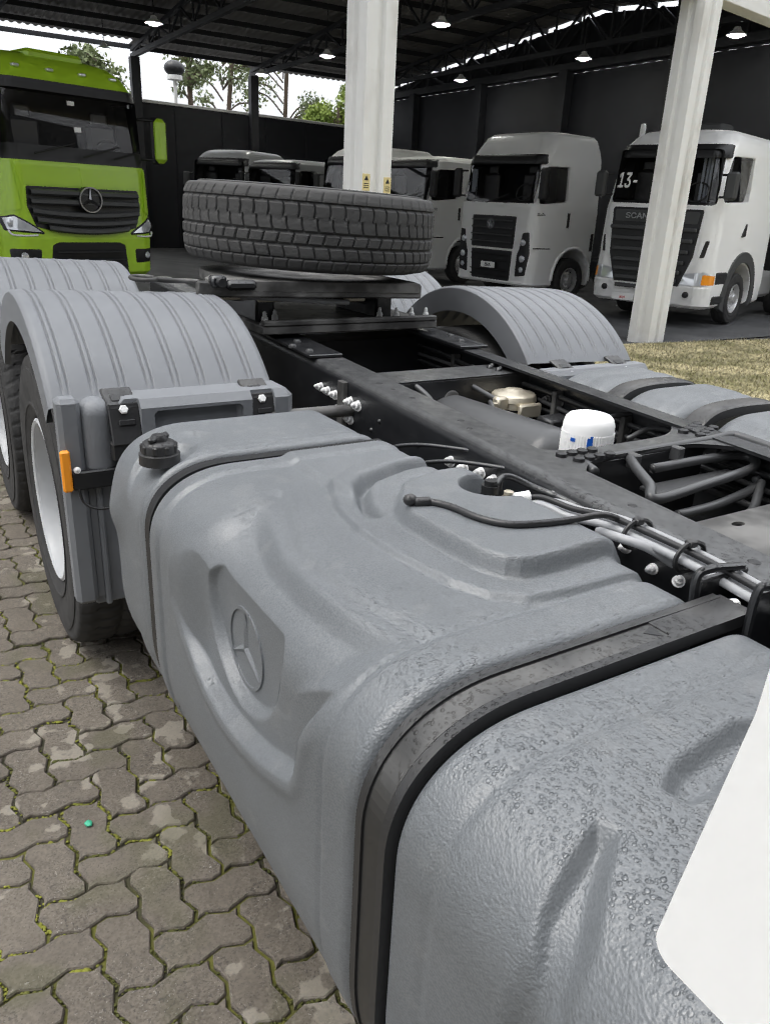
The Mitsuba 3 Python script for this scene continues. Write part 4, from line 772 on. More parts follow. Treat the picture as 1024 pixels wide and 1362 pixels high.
part(FW, 'lock_bar', tube([(1.08, 2.78, 1.215), (1.25, 2.775, 1.205), (1.4, 2.76, 1.195), (1.52, 2.76, 1.188)], .011, 8), 'mat_pipe', True)
part(FW, 'bearing_strip', cat([box((.99, 2.80, 1.20), (1.12, 2.83, 1.215), .003), box((1.16, 2.80, 1.19), (1.30, 2.82, 1.202), .003), box((1.53, 2.80, 1.185), (1.62, 2.82, 1.20), .003)]), 'mat_brass')
hk = [(.925, 2.785, 1.268), (.86, 2.80, 1.270), (.80, 2.80, 1.272), (.765, 2.80, 1.278)]; part(FW, 'release_handle', cat([tube(hk, .0085, 8), tube([(.735 + .04 * math.cos(a), 2.80 + .07 * math.sin(a), 1.279) for a in np.linspace(0, 6.2832, 24)], .0075, 8, 0)]), 'mat_dusty_steel', True, 'release handle ending in a loop')
part(FW, 'release_joint', cat([box((.945, 2.70, 1.255), (1.0, 2.745, 1.295), .008), cyl((.97, 2.69, 1.275), (.97, 2.66, 1.275), .016, 10), box((1.0, 2.69, 1.245), (1.11, 2.73, 1.28), .01)]), 'mat_chassis', 40)
for x, y in [(1.19, 2.82), (1.25, 2.86), (1.72, 2.85), (1.79, 2.83), (1.86, 2.82), (1.92, 2.80), (1.215, 3.3), (1.85, 3.3)]: part(FW, 'bolt', bolt((x, y, 1.104), (0, 0, 1), .019, .055), 'mat_zinc')
part(FW, 'rail_angle', cat([beam((RX(2.5) + .05, 2.45, 1.045), (RX(3.6) + .05, 3.6, 1.062), .13, .012), beam((RXR(2.5) - .05, 2.45, 1.045), (RXR(3.6) - .05, 3.6, 1.062), .13, .012)]), 'mat_chassis')
# ------------------------------------------------------------------ tanks on the far side
def far_disp(P, n):
    Q = P.copy()
    for y0 in (1.75, 2.16): Q += n * groove(np.abs(P[:, 1] - y0), .02, .006)[:, None]
    return Q
for y0, y1, l in ((2.03, 2.30, None), (1.68, 1.955, None), (.75, 1.56, None)):
    t_ = tank(y0, y1, .07, far_disp, .012, xo=.345, xi=.945, zt=.965, zb=.35, ri=(.20, .16)); t_.vertices = t_.vertices * (-1, 1, 1) + (2.19 + .945, 0, 0); t_.invert()
    part(TR, 'fuel_tank', t_, 'mat_tank', True)
def far_strap(y):
    q = [(2.19, .78), (2.195, .84), (2.22, .90), (2.28, .945), (2.37, .962), (2.5, .964), (2.62, .955), (2.70, .92), (2.76, .87), (2.785, .80), (2.79, .6)]; q = spline([(x, 0, z) for x, z in q], 5)
    P = np.stack([np.c_[q[:, 0], q[:, 0] * 0 + y + d, q[:, 2] + h] for d, h in ((-.04, -.03), (-.04, .0), (-.03, .008), (.03, .008), (.04, .0), (.04, -.03))]); return grid(P)
for y in (1.99, 1.62): part(TR, 'tank_strap', far_strap(y), 'mat_strap', 40)
# ------------------------------------------------------------------ cab (behind the photographer's shoulder) and its white side panel
def rounded_poly(pts, r): return Polygon(pts).buffer(-r, join_style=1).buffer(r, quad_segs=10)
pan = rounded_poly([(0.1878, 1.306), (0.2155, 1.1010), (-0.6, 1.0710), (-0.6, 2.75), (0.1378, 2.75)], .016)
g = prism(pan, .03, (.36, 0, 0), (0, 1, 0), (0, 0, 1), (1, 0, 0))
part(TR, 'side_panel', g, 'mat_white_paint', 30, 'white cab side panel with a rounded lower corner')
part(TR, 'cab', cat([box((.40, -2.6, 1.05), (2.75, -.34, 3.7), .08), box((.55, -2.5, .6), (2.6, -.7, 1.06), .05)]), 'mat_black_plastic', 30)  # unseen cab body, dark and set close to darken camera-facing tank faces
# ------------------------------------------------------------------ spare tyre on the fifth wheel
ST = tag(numbered('spare_tyre'), 'worn black truck tyre lying flat on the fifth wheel of the grey truck', 'tyre')
axis_t = np.array([.030, -.012, 1.0]); axis_t /= np.linalg.norm(axis_t); ctr = np.array([1.530, 3.13, 1.452])
scene[ST] = mikit.ply(tyre_mesh(ctr, axis_t, .516, .300, (-.66, -.36, -.06, .26, .62), 58, .0095, 1200, 11, .0034), 'mat_tread', smooth=30)
# ------------------------------------------------------------------ trucks parked in the shed
def pose(x, y, hd, z0):
    h = math.radians(hd); fw = np.array([math.sin(h), math.cos(h), 0]); rt = np.array([-fw[1], fw[0], 0]); M = np.eye(4)
    M[:3, 0], M[:3, 1], M[:3, 2], M[:3, 3] = rt, -fw, (0, 0, 1), (x, y, z0); return M
def loft(rings, n=10):
    """rings: (z, half width, y front, y back, corner radius front, crown): closed body from rounded plan sections"""
    P = []
    for z, hw, yf, yb, r, crown in rings:
        a = np.linspace(0, np.pi / 2, n); q = []
        for cx, cy, a0 in ((hw - r, yf + r, -90), (hw - .05, yb - .05, 0), (-hw + .05, yb - .05, 90), (-hw + r, yf + r, 180)):
            rr = r if cy < (yf + yb) / 2 else .05; t = a + math.radians(a0); q.append(np.c_[cx + rr * np.cos(t), cy + rr * np.sin(t)])
        q = np.vstack(q); q = np.vstack([q, q[:1]])
        # bow the front
        front = sstep(yf + r * 1.5, yf, q[:, 1]); q[:, 1] -= crown * front * (1 - (q[:, 0] / hw) ** 2)
        P.append(np.c_[q, np.full(len(q), z)])
    P = np.array(P); g = grid(P); e = len(g.vertices); m = P.shape[1]; i = np.arange(m - 1)
    v = np.vstack([g.vertices, P[0, :-1].mean(0)[None], P[-1, :-1].mean(0)[None]])
    f = np.vstack([g.faces, np.stack([i + 1, i, i * 0 + e], 1), np.stack([i + (len(P) - 1) * m, i + 1 + (len(P) - 1) * m, i * 0 + e + 1], 1)])
    w = tm(v, f); w.merge_vertices()
    if w.volume < 0: w.invert()
    return w
def onesided(m, d):
    n = m.face_normals @ np.array(d, float); return tm(m.vertices, m.faces[n > .35])
class Cab:
    def __init__(s, name, label, M, rings, paint, group=None):
        s.k = thing(name, label, 'truck', group); s.M, s.paint = M, paint; s.full = man(loft(rings)); s.body = s.full
    def put(s, name, mesh, mat, smooth=30, label=None, parent=None): return part(parent or s.k, name, moved(mesh, s.M), mat, smooth, label)
    def fprism(s, poly, y0, y1): return man(prism(poly, y1 - y0, (0, y0, 0), (1, 0, 0), (0, 0, 1), (0, 1, 0)))
    def sprism(s, poly, x0, x1): return man(prism(poly, x1 - x0, (x0, 0, 0), (0, 1, 0), (0, 0, 1), (1, 0, 0)))
    def shell(s, P, off, t=.012):
        """the skin of the body inside prism P, moved by off"""
        off = np.array(off, float); o = (s.full.translate(off.tolist()) ^ P) - s.full.translate((off - off / np.linalg.norm(off) * t).tolist()); return unman(o)
    def liner(s, poly, front, deep, side=False):
        g = Polygon(poly).buffer(-.012); q = np.array(g.exterior.coords)[::-1]; n = len(q)
        mk = (lambda d: np.c_[np.full(n, d), q]) if side else (lambda d: np.c_[q[:, 0], np.full(n, d), q[:, 1]])
        return cat([grid(np.stack([mk(front), mk(deep)])), (prism(g, .01, (deep, 0, 0), (0, 1, 0), (0, 0, 1), (1, 0, 0)) if side else prism(g, .01, (0, deep, 0), (1, 0, 0), (0, 0, 1), (0, 1, 0)))])
    def front_glass(s, poly, deep=.75, name='windshield'):
        s.body = s.body - s.fprism(poly, -1, deep); g = s.put(name, onesided(s.shell(s.fprism(poly, -1, .6), (0, -.006, 0), .008), (0, -1, 0)), 'mat_glass', False)
        s.put('cab_interior', s.liner(poly, .12, deep - .02), 'mat_cab_interior', False)
        return g
    def side_glass(s, poly, x, deep=.35, name='side_window'):
        sg = np.sign(x); d = x - sg * deep; s.body = s.body - s.sprism(poly, min(x + sg * .5, d), max(x + sg * .5, d))
        s.put(name, onesided(s.shell(s.sprism(poly, min(x - sg * .5, x + sg * .5), max(x - sg * .5, x + sg * .5)), (sg * .005, 0, 0), .008), (sg, 0, 0)), 'mat_glass', False)
        s.put('cab_interior', s.liner(poly, x - sg * .06, d + sg * .02, True), 'mat_cab_interior', False)
    def skin_front(s, name, poly, out, mat, smooth=30, label=None, t=.03, parent=None): return s.put(name, s.shell(s.fprism(poly, -1.5, .5), (0, -out, 0), t), mat, smooth, label, parent)
    def skin_side(s, name, poly, out, mat, smooth=30, sg=1, label=None, t=.02):
        return s.put(name, s.shell(s.sprism(poly, 0.3 if sg > 0 else -2, 2 if sg > 0 else -.3), (sg * out, 0, 0), t), mat, smooth, label)
    def done(s, name='cab_body'): return s.put(name, unman(s.body), s.paint, 25)
    def seats(s, zs, y=.42):
        for x in (-.62, .62):
            s.put('seat', cat([box((x - .24, y - .05, zs), (x + .24, y + .1, zs + .62), .05), box((x - .14, y, zs + .60), (x + .14, y + .08, zs + .80), .04)]), 'mat_black_plastic')
        s.put('steering_wheel', tube([(.62 + .22 * math.cos(a), .20 + .06 * math.sin(a), zs + .22 + .17 * math.sin(a)) for a in np.linspace(0, 6.28, 24)], .018, 6), 'mat_black_plastic', True)
        s.put('dashboard', box((-1.05, .10, zs - .2), (1.05, .35, zs + .04), .04), 'mat_black_plastic')
    def wheels(s, y, z=.5, R=.5, x=1.06, more=()):
        for sg in (-1, 1):
            kk = wheel(s.k, (0, 0, 0), (1, 0, 0), True, False, 'mat_alu_rim', False, R) if False else None
        def one(cx, cy, sg, front):
            base = numbered(f'{s.k}__wheel'); ax = (sg, 0, 0)
            part(base, 'tyre', moved(tyre_mesh((cx, cy, z), ax, R, .30, (-.5, 0, .5), 0, .010, 120, 5, .006), s.M), 'mat_rubber', 30)
            pr_ = [(.292, .128), (.283, .134), (.272, .128), (.262, .10), (.258, .04), (.24, .03), (.20, .055), (.165, .078), (.13, .085), (.10, .09), (.10, .14), (.085, .155), (.05, .16), (0, .16)] if front else [(.292, .128), (.283, .134), (.262, .10), (.252, -.06), (.19, -.10), (.13, -.10), (.12, .0), (0, .01)]
            rk = part(base, 'rim', moved(lathe(pr_, (cx, cy, z), ax, 40), s.M), 'mat_alu_rim', 35); d, a_, b_ = frame_of(ax); ms, hs_ = [], []
            for q in range(10):
                a = q * 2 * math.pi / 10; p = np.array((cx, cy, z)) + .145 * (math.cos(a) * a_ + math.sin(a) * b_) + (.083 if front else -.09) * d; ms.append(cyl(p, p + d * .035, .017, 6))
                a += .31; p = np.array((cx, cy, z)) + .208 * (math.cos(a) * a_ + math.sin(a) * b_) + .05 * d; hs_.append(lathe([(0, .008), (.022, .006), (.026, -.006)], p, ax, 10))
            part(rk, 'wheel_nuts', moved(cat(ms), s.M), 'mat_chrome')
            if front: part(rk, 'hand_holes', moved(cat(hs_), s.M), 'mat_steel_dark')
        for sg in (-1, 1): one(sg * x, y, sg, True)
        for yy in more:
            for sg in (-1, 1): one(sg * x, yy, sg, False)
    def arch(s, y, z, r, x=1.2, deep=.42):
        for sg in (-1, 1):
            c = m3.Manifold.cylinder(deep + .6, r, r, 48).rotate([0, 90, 0]).translate([sg * (x + .05) - (deep + .6) / 2 - sg * .2, y, z]); s.body = s.body - c
    def chassis(s, y0, y1):
        s.put('chassis', cat([box((-.42, y0, .62), (-.34, y1, .90), .01), box((.34, y0, .62), (.42, y1, .90), .01), box((-.9, .35, .45), (.9, 1.1, .80), .05), box((-.35, 1.0, .55), (.35, 2.4, 1.0), .05)]), 'mat_steel_dark')
def rp(pts, r=.03): return np.array(Polygon(pts).buffer(-r, join_style=1).buffer(r, quad_segs=4).exterior.coords)[:-1]
def slats(c, name, x0, x1, zs, h, y, mat, taper=0):
    for k, z in enumerate(zs): c.put(name, box((x0 + taper * k, y - .03, z - h / 2), (x1 - taper * k, y + .02, z + h / 2), .012), mat)
def mirror(c, x, y, z0, z1, mat, w=.20):
    k = c.put('mirror', cat([box((min(x, x + np.sign(x) * w), y - .05, z0), (max(x, x + np.sign(x) * w), y + .11, z1), .04)]), mat, 30)
    [c.put('mirror_arm', tube([(x - np.sign(x) * .12, y + .12, zz), (x + np.sign(x) * .08, y + .05, zz)], .02, 8), 'mat_black_plastic', True) for zz in (z1 - .05, z0 + .05)]
# ---- white sleeper cab with the square black grille
def white_cab(name, label, M, group=None, paint='mat_white_paint', detail=True, high=True):
    rings = [(.38, 1.16, .06, 2.15, .18, .06), (.42, 1.20, .02, 2.15, .20, .08), (1.10, 1.22, .0, 2.15, .22, .09), (1.95, 1.22, .0, 2.15, .22, .09), (2.14, 1.21, .015, 2.15, .22, .09), (3.02, 1.17, .14, 2.12, .26, .08), (3.10, 1.165, .17, 2.12, .26, .08)]
    rings += [(3.30, 1.13, .28, 2.08, .30, .06), (3.52, 1.06, .42, 2.02, .34, .05), (3.60, .98, .52, 1.98, .36, .03), (3.63, .84, .66, 1.90, .36, .0)] if high else [(3.18, 1.10, .25, 2.08, .28, .06), (3.24, .95, .45, 1.98, .3, .03)]
    c = Cab(name, label, M, rings, paint, group)
    c.front_glass(rp([(-1.13, 2.14), (1.13, 2.14), (1.06, 3.0), (-1.06, 3.0)], .06)); sw = rp([(.10, 2.13), (1.02, 2.20), (.98, 2.93), (.28, 2.90), (.16, 2.6)], .05)
    for sg in (1, -1): c.side_glass(sw, sg * 1.2)
    c.arch(1.42, .55, .66)
    dr_ = rp([(.03, 1.26), (.52, 1.28), (.80, 1.36), (1.14, 1.40), (1.14, 3.0), (.22, 3.0), (.03, 2.2)], .06); dq = Polygon(dr_).difference(Polygon(sw).buffer(.012))
    for sg in (1, -1): c.skin_side('door', dq, .006, paint, sg=sg); c.put('door_handle', box((min(sg * 1.2, sg * 1.25), 1.05, 1.66), (max(sg * 1.2, sg * 1.25), 1.12, 1.98), .012), 'mat_black_plastic'); c.put('fender_lip', cat([tube([(sg * 1.215, 1.42 + .68 * math.cos(a), .55 + .68 * math.sin(a)) for a in np.linspace(-.1, 3.2, 20)], .035, 8)]), paint, True)
    gp_ = c.skin_front('grille', rp([(-.66, 1.17), (.66, 1.17), (.68, 1.86), (-.68, 1.86)], .03), .02, 'mat_grille'); slats(c, 'grille_bar', -.64, .64, (1.30, 1.45, 1.60, 1.76), .035, -.105, 'mat_grille_grey')
    c.skin_front('lower_grille', rp([(-.60, .46), (.60, .46), (.64, 1.12), (-.64, 1.12)], .03), .02, 'mat_grille'); slats(c, 'grille_bar', -.58, .58, (.56, .68, .90, 1.02), .03, -.10, 'mat_black_plastic')
    if detail:
        k = np.arange(48) * 2 * np.pi / 48; cq = np.c_[np.cos(k), np.sin(k)]
        em = cat([prism(Polygon(cq * .105, [cq * .09]), .02, (0, -.135, 1.68), (1, 0, 0), (0, 0, 1), (0, -1, 0))] + [beam((a, -.145, 1.68 + b), (d_, -.145, 1.68 + e), .012, .016) for a, b, d_, e in ((-.035, .085, 0, .01), (.035, .085, 0, .01), (-.075, .045, -.035, -.075), (-.035, -.075, 0, .0), (.075, .045, .035, -.075), (.035, -.075, 0, .0))])
        c.put('emblem', em, 'mat_chrome', False, 'round chrome emblem with two stacked letters'); pl_ = c.put('number_plate', box((-.22, -.135, .72), (.22, -.115, .85), .004), 'mat_white_print')
        c.put('plate_text', moved(meshkit.text_mesh('BRA', .07, .002, True), np.array([[1, 0, 0, -.09], [0, 0, -1, -.137], [0, 1, 0, .75], [0, 0, 0, 1.0]])), 'mat_black_plastic', False)
        c.put('model_text', moved(meshkit.text_mesh('25.420', .055, .003, True), np.array([[0, 0, 1, 1.226], [1, 0, 0, .02], [0, 1, 0, 1.90], [0, 0, 0, 1.0]])), 'mat_grille_grey', False)
    for sg in (-1, 1):
        hl = rp([(sg * .78, .58), (sg * 1.06, .62), (sg * 1.12, 1.10), (sg * 1.08, 1.55), (sg * .92, 1.52), (sg * .86, 1.2), (sg * .80, 1.05)], .03); c.skin_front('headlight_trim', hl, .012, 'mat_grille')
        for zz, r in ((1.32, .085), (.98, .085), (.74, .06)): c.put('headlight', lathe([(0, .02), (r * .7, .018), (r, 0), (r, -.05)], (sg * .95, -.03, zz), (0, -1, 0), 20), 'mat_lens', 40)
        mirror(c, sg * 1.24, -.02, 2.22, 2.86, 'mat_black_plastic')
        c.put('vent', box((min(sg * 1.19, sg * 1.225), 1.98, 1.16), (max(sg * 1.19, sg * 1.225), 2.10, 1.56), .01), 'mat_black_plastic')
    c.skin_front('sun_visor', rp([(-1.16, 2.94), (1.16, 2.94), (1.12, 3.14), (-1.12, 3.14)], .03), .05, 'mat_black_plastic', t=.04)
    c.skin_front('bumper', rp([(-1.25, .38), (1.25, .38), (1.25, .46), (-1.25, .46)], .01), .03, paint); c.put('wiper', cat([tube([(-.2, -.13, 2.13), (.45, -.115, 2.32)], .012, 6), tube([(.35, -.13, 2.13), (.95, -.07, 2.32)], .012, 6)]), 'mat_black_plastic', True)
    c.put('belt_line', cat([box((min(sg * 1.215, sg * 1.23), -.0, 1.20), (max(sg * 1.215, sg * 1.23), .58, 1.225), .004) for sg in (-1, 1)]), 'mat_grille')
    c.seats(2.15); c.wheels(1.42, .5, .5, more=(4.6, 5.9)); c.chassis(.4, 6.4); c.done(); return c
V = white_cab('parked_truck', 'white high roof truck with square black grille beside the truck numbered 13', pose(12.05, 14.99, 262.7, -.40), 'trucks parked in the shed')
V.put('curtain', box((-1.02, .14, 2.2), (-.86, .20, 2.85), .02), 'mat_curtain')
# ---- white truck with the sticker 13 on the windscreen
def second_cab(name, label, M, group, paint='mat_white_paint', detail=True):
    rings = [(.36, 1.14, .10, 3.0, .2, .06), (.42, 1.22, .02, 3.0, .25, .10), (.80, 1.24, -.02, 3.0, .27, .12), (1.30, 1.22, .0, 3.0, .28, .12), (2.12, 1.20, .02, 3.0, .28, .12), (2.25, 1.19, .05, 3.0, .28, .12), (3.18, 1.12, .24, 2.95, .32, .10), (3.30, 1.10, .30, 2.94, .32, .10), (3.46, 1.03, .46, 2.88, .36, .08), (3.56, .92, .62, 2.8, .38, .05), (3.60, .76, .80, 2.7, .38, .0)]
    c = Cab(name, label, M, rings, paint, group)
    c.front_glass(rp([(-1.08, 2.24), (1.08, 2.24), (1.0, 3.22), (-1.0, 3.22)], .07)); sw = rp([(.20, 2.30), (1.36, 2.34), (1.42, 2.5), (1.46, 3.14), (.42, 3.10), (.26, 2.7)], .05)
    for sg in (1, -1): c.side_glass(sw, sg * 1.15)
    c.arch(1.62, .52, .67)
    dq = Polygon(rp([(.10, 1.35), (.9, 1.42), (1.55, 1.46), (1.60, 2.2), (1.56, 3.22), (.38, 3.2), (.12, 2.4)], .06)).difference(Polygon(sw).buffer(.012))
    for sg in (1, -1):
        c.skin_side('door', dq, .006, paint, sg=sg); lo, hi = sorted((sg * 1.19, sg * 1.25)); c.put('door_handle', prism(np.array([(1.26, 1.70), (1.46, 1.72), (1.44, 1.95)]), .05, (lo, 0, 0), (0, 1, 0), (0, 0, 1), (1, 0, 0)), 'mat_black_plastic')
        wa = [(1.62 + .70 * math.cos(a), .52 + .70 * math.sin(a)) for a in np.linspace(-.25, 3.5, 24)]; wb = [(1.62 + .90 * math.cos(a), .50 + .92 * math.sin(a)) for a in np.linspace(3.3, -.1, 24)]
        c.put('wheel_arch', prism(np.array(wa + wb), .10, (min(sg * 1.16, sg * 1.27), 0, 0), (0, 1, 0), (0, 0, 1), (1, 0, 0)), 'mat_grille_grey', 30)
        c.put('step', cat([box((min(sg * .9, sg * 1.25), .30, .82), (max(sg * .9, sg * 1.25), .85, 1.05), .02), box((min(sg * .9, sg * 1.26), .30, .45), (max(sg * .9, sg * 1.26), .82, .60), .02)]), 'mat_grille', 30)
        hl = rp([(sg * .60, .78), (sg * 1.2, .80), (sg * 1.22, 1.0), (sg * 1.12, 1.06), (sg * .62, .98)], .03); c.skin_front('headlight', hl, .012, 'mat_lens'); c.skin_front('indicator', rp([(sg * 1.10, .82), (sg * 1.25, .82), (sg * 1.25, .99), (sg * 1.10, 1.01)], .02), .018, 'mat_orange', label='orange indicator lamp')
        c.skin_front('vent', rp([(sg * .98, 1.30), (sg * 1.06, 1.32), (sg * 1.10, 1.62), (sg * 1.04, 1.62)], .02), .006, 'mat_black_plastic'); c.put('fog_lamp', lathe([(0, .02), (.05, .015), (.06, 0), (.06, -.04)], (sg * .86, -.10, .62), (0, -1, 0), 16), 'mat_grille', 40)
        mirror(c, sg * 1.20, .0, 2.34, 2.82, 'mat_grille_grey', .22)
    c.skin_front('bumper', rp([(-1.25, .36), (1.25, .36), (1.25, .76), (-1.25, .76)], .03), .03, paint)
    c.skin_front('grille', rp([(-.62, .58), (.62, .58), (.86, 1.3), (.92, 2.16), (-.92, 2.16), (-.86, 1.3)], .05), .02, 'mat_grille')
    for k, z in enumerate((.70, .86, 1.02, 1.20, 1.40, 1.60, 1.80)): w = .58 + .30 * (z - .6) / 1.2; c.put('grille_bar', box((-w, -.175, z - .045), (w, -.11, z + .03), .015), 'mat_grille_grey')
    c.skin_front('name_panel', rp([(-.84, 1.90), (.84, 1.90), (.86, 2.12), (-.86, 2.12)], .03), .03, 'mat_grille_grey')
    if detail:
        tmh = meshkit.text_mesh('SCANIA', .10, .012, True); tmh.vertices[:, 0] -= tmh.vertices[:, 0].mean(); tmh.vertices[:, 0] *= 1.25
        c.put('name_letters', moved(tmh, np.array([[1, 0, 0, -.30], [0, 0, -1, -.150], [0, 1, 0, 1.96], [0, 0, 0, 1.0]])), 'mat_dark_chrome', False, 'chrome lettering over the grille')
        tmh = meshkit.text_mesh('13-', .27, .004, True); tmh.vertices[:, 0] *= .62
        zz = 2.52; yy = .05 + (zz - 2.25) * .205 - .125
        c.put('sticker_number', moved(tmh, np.array([[1, 0, 0, -.95], [0, .205, -.98, yy], [0, .98, .205, zz], [0, 0, 0, 1.0]])), 'mat_white_print', False, 'white number 13 stuck on the windscreen')
        c.put('number_plate', box((-.62, -.17, .40), (-.16, -.145, .53), .004), 'mat_white_print', 30, 'white number plate with red letters')
        c.put('plate_text', moved(meshkit.text_mesh('BRA', .05, .002, True), np.array([[1, 0, 0, -.46], [0, 0, -1, -.171], [0, 1, 0, .43], [0, 0, 0, 1.0]])), 'mat_red', False)
        c.put('curtain', cat([box((.62 + .07 * k, .24 + .03 * (k % 2), 2.28), (.67 + .07 * k, .30 + .03 * (k % 2), 3.1), .02) for k in range(4)]), 'mat_curtain')
        c.put('roof_hatch', box((-.05, 1.0, 3.58), (.55, 1.6, 3.74), .04), 'mat_grille_grey'); c.put('roof_lamp', box((-.95, .62, 3.45), (-.86, .72, 3.72), .02), paint)
    c.skin_front('sun_visor', rp([(-1.10, 3.06), (1.10, 3.06), (1.07, 3.30), (-1.07, 3.30)], .03), .06, 'mat_grille', t=.045)
    c.seats(2.25, .6); c.wheels(1.62, .5, .5, more=(4.8, 6.1)); c.chassis(.4, 6.8)
    c.put('tank', cat([box((.85, 2.6, .45), (1.22, 3.8, 1.0), .08)]), 'mat_alu_rim'); c.done(); return c
second_cab('parked_truck', 'white truck with the number 13 on its windscreen, behind the right concrete column', pose(12.9, 11.07, 254, -.41), 'trucks parked in the shed')
white_cab('parked_truck', 'white low roof truck half hidden behind the right end of the spare tyre', pose(12.3, 19.5, 264, -.40), 'trucks parked in the shed', high=False)
second_cab('parked_truck', 'truck with a dark windscreen just left of the left white column', pose(12.2, 22.9, 262, -.40), 'trucks parked in the shed', 'mat_white_paint', False)
white_cab('parked_truck', 'silver roofed truck above the middle of the spare tyre', pose(11.0, 25.6, 250, -.45), 'trucks parked in the shed', 'mat_silver_paint', False, False)
second_cab('parked_truck', 'dark grey truck by the back wall, leftmost of those above the spare tyre', pose(10.3, 28.6, 235, -.45), 'trucks parked in the shed', 'mat_silver_paint', False)
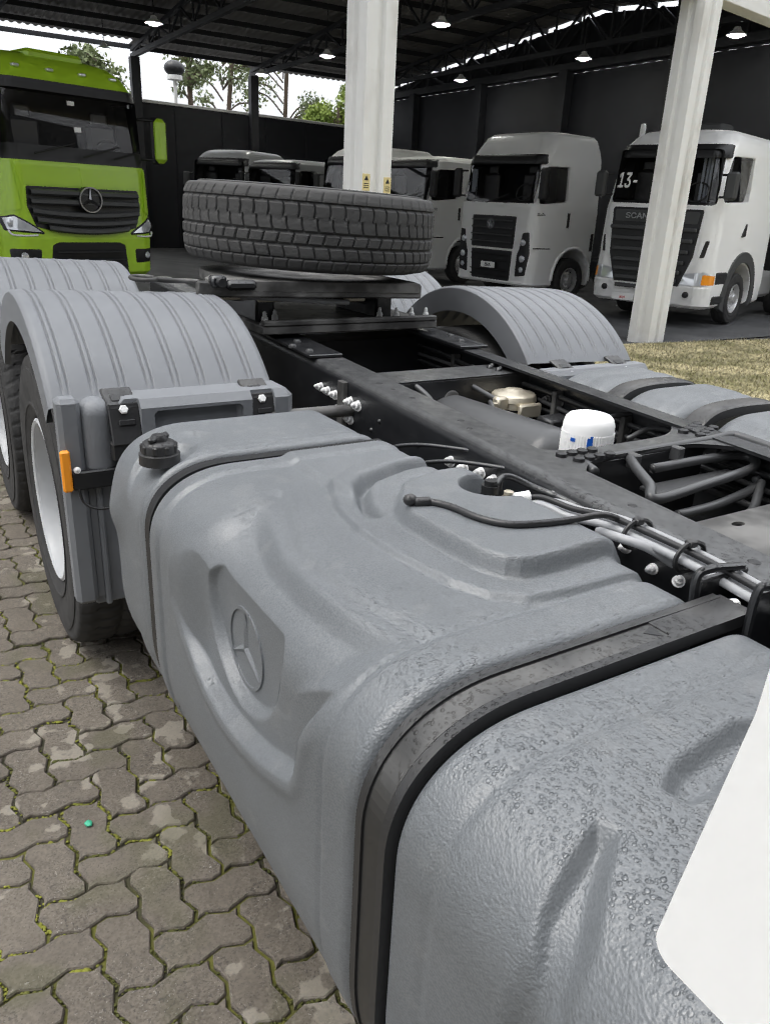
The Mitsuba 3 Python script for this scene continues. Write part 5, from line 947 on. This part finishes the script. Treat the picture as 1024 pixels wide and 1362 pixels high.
# ---- green truck facing the camera
def green_cab():
    rings = [(.36, 1.10, .08, 2.3, .2, .06), (.44, 1.20, .0, 2.3, .28, .10), (.95, 1.22, -.03, 2.3, .30, .13), (1.10, 1.22, -.02, 2.3, .30, .12), (1.95, 1.20, .02, 2.3, .28, .12), (2.10, 1.19, .05, 2.3, .28, .12), (3.02, 1.14, .16, 2.3, .28, .10), (3.12, 1.14, .18, 2.3, .3, .10), (3.30, 1.08, .30, 2.28, .34, .08), (3.42, .98, .46, 2.25, .38, .05), (3.50, .80, .7, 2.2, .4, .0)]
    c = Cab('green_truck', 'bright green truck facing the camera at the left edge', pose(2.70, 13.46, 163.8, -.10), rings, 'mat_green_paint')
    c.front_glass(rp([(-1.12, 2.16), (1.12, 2.16), (1.07, 2.99), (-1.07, 2.99)], .06), .6)
    for sg in (1, -1): c.side_glass(rp([(.30, 2.15), (1.3, 2.2), (1.3, 2.95), (.42, 2.93)], .05), sg * 1.17)
    c.arch(1.45, .52, .64)
    c.skin_front('cowl', rp([(-1.15, 2.03), (1.15, 2.03), (1.13, 2.24), (-1.13, 2.24)], .02), .008, 'mat_black_plastic'); c.skin_front('hood_panel', rp([(-.98, 1.70), (.98, 1.70), (1.02, 2.0), (-1.02, 2.0)], .02), .012, 'mat_green_paint')
    c.skin_front('hood_rib', rp([(-.03, 1.72), (.03, 1.72), (.05, 1.99), (-.05, 1.99)], .01), .018, 'mat_green_paint')
    gp_ = rp([(-.90, 1.68), (.90, 1.68), (.92, 1.40), (.82, 1.12), (.5, 1.04), (0, 1.01), (-.5, 1.04), (-.82, 1.12), (-.92, 1.40)], .03); c.skin_front('grille', gp_, .012, 'mat_grille')
    for k, (z, w) in enumerate(((1.60, .87), (1.47, .88), (1.34, .87), (1.22, .82), (1.11, .66))):
        x = np.linspace(-w, w, 17); yb = np.array([-.03 + .0 - .125 * (1 - (q / 1.21) ** 2) for q in x]); b = [np.c_[x, yb - o, np.full(17, z + h) - .05 * (1 - (x / w) ** 2) * (k > 1)] for o, h in ((.0, .045), (.045, .03), (.05, -.02), (.01, -.045))]; c.put('grille_bar', grid(np.stack(b)), 'mat_grille_grey', 30)
    c.put('emblem', star_emblem((.0, -.215, 1.52), .185, (1, 0, 0), (0, 0, 1), (0, -1, 0), .10, .02, .14), 'mat_dark_chrome', 30, 'round chrome star emblem on the grille')
    c.put('emblem_back', lathe([(0, .0), (.17, -.005), (.185, -.03), (.185, -.1)], (0, -.205, 1.52), (0, -1, 0), 32), 'mat_grille', 40)
    for sg in (-1, 1):
        hp = rp([(sg * .62, .98), (sg * .76, 1.02), (sg * 1.20, 1.05), (sg * 1.23, 1.24), (sg * 1.10, 1.28), (sg * .86, 1.14)], .02); hk_ = c.skin_front('headlight', hp, .016, 'mat_grille')
        c.skin_front('headlight_glass', np.array(Polygon(hp).buffer(-.022).exterior.coords)[:-1], .021, 'mat_lens', t=.02)
        for xx, zz, r in ((1.10, 1.165, .092), (.955, 1.105, .078), (.83, 1.05, .05)): c.put('headlight_lens', lathe([(0, .025), (r * .6, .022), (r, .0), (r, -.06)], (sg * xx, .0 - .06 * (1.2 - xx) * 2 + .05 * (xx > 1.05), zz), (sg * .35, -1, 0), 18), 'mat_lens', 40)
        c.put('day_light', tube([(sg * 1.185, .06, 1.06), (sg * 1.14, .01, 1.0), (sg * .98, -.07, .99), (sg * .82, -.10, 1.0)], .014, 6), 'mat_white_print', True)
        fp = rp([(sg * .80, .58), (sg * 1.16, .60), (sg * 1.18, .80), (sg * .78, .80)], .03); c.skin_front('fog_trim', fp, .010, 'mat_black_plastic'); c.put('fog_lamp', lathe([(0, .02), (.04, .018), (.055, 0), (.055, -.05)], (sg * 1.02, -.045, .70), (sg * .2, -1, 0), 16), 'mat_lens', 40)
        c.skin_front('corner_panel', rp([(sg * 1.0, 1.36), (sg * 1.25, 1.30), (sg * 1.25, 2.0), (sg * 1.06, 2.0)], .03), .022, 'mat_green_paint')
        lo, hi = sorted((sg * 1.30, sg * 1.50)); mk = c.put('mirror', cat([box((lo, -.10, 2.12), (hi, .06, 2.78), .06)]), 'mat_green_paint', 30); c.put('mirror_back', box((lo + .02 * (sg < 0), .055, 2.10), (hi - .02 * (sg > 0), .13, 2.80), .03), 'mat_black_plastic'); [c.put('mirror_arm', tube([(sg * 1.12, .25, zz), (sg * 1.34, .06, zz)], .025, 8), 'mat_black_plastic', True) for zz in (2.75, 2.17)]
    c.skin_front('bumper', rp([(-1.24, .38), (1.24, .38), (1.24, .94), (.84, .98), (.74, .96), (-.74, .96), (-.84, .98), (-1.24, .94)], .02), .006, 'mat_green_paint')
    c.skin_front('lower_grille', rp([(-.66, .40), (.66, .40), (.60, .86), (.5, .90), (-.5, .90), (-.60, .86)], .03), .014, 'mat_black_plastic')
    for z in (.52, .64, .76): c.put('grille_bar', box((-.56, -.185, z - .015), (.56, -.13, z + .015), .008), 'mat_grille')
    c.skin_front('sun_visor', rp([(-1.17, 2.96), (1.17, 2.96), (1.15, 3.10), (-1.15, 3.10)], .02), .07, 'mat_black_plastic', t=.05)
    c.put('roof_fairing', unman(m3.Manifold.batch_hull([man(box((-1.0, .30, 3.05), (1.0, 2.0, 3.32), .12)), man(box((-.62, .62, 3.2), (.62, 1.9, 3.46), .10))])), 'mat_green_paint', 30); c.put('roof_hatch', box((-.42, .55, 3.40), (.48, 1.2, 3.56), .05), 'mat_green_paint')
    for x in (-.75, -.25, .25, .75): c.put('roof_lamp', box((x - .05, .16, 3.24), (x + .05, .28, 3.28), .012), 'mat_lens')
    c.put('wiper', cat([tube([(-.75, -.12, 2.12), (-.1, -.09, 2.30)], .013, 6), tube([(0, -.13, 2.12), (.62, -.07, 2.30)], .013, 6), tube([(.5, -.12, 2.12), (1.0, -.02, 2.26)], .013, 6)]), 'mat_black_plastic', True)
    c.put('windscreen_tag', cat([box((-.06, .13, 2.82), (.05, .14, 2.88), .003), box((-.02, .06, 2.46), (.09, .07, 2.53), .003)]), 'mat_white_print')
    c.seats(2.0, .45); c.wheels(1.45, .5, .5, more=(4.9, 6.2)); c.chassis(.4, 6.8); c.done()
green_cab()
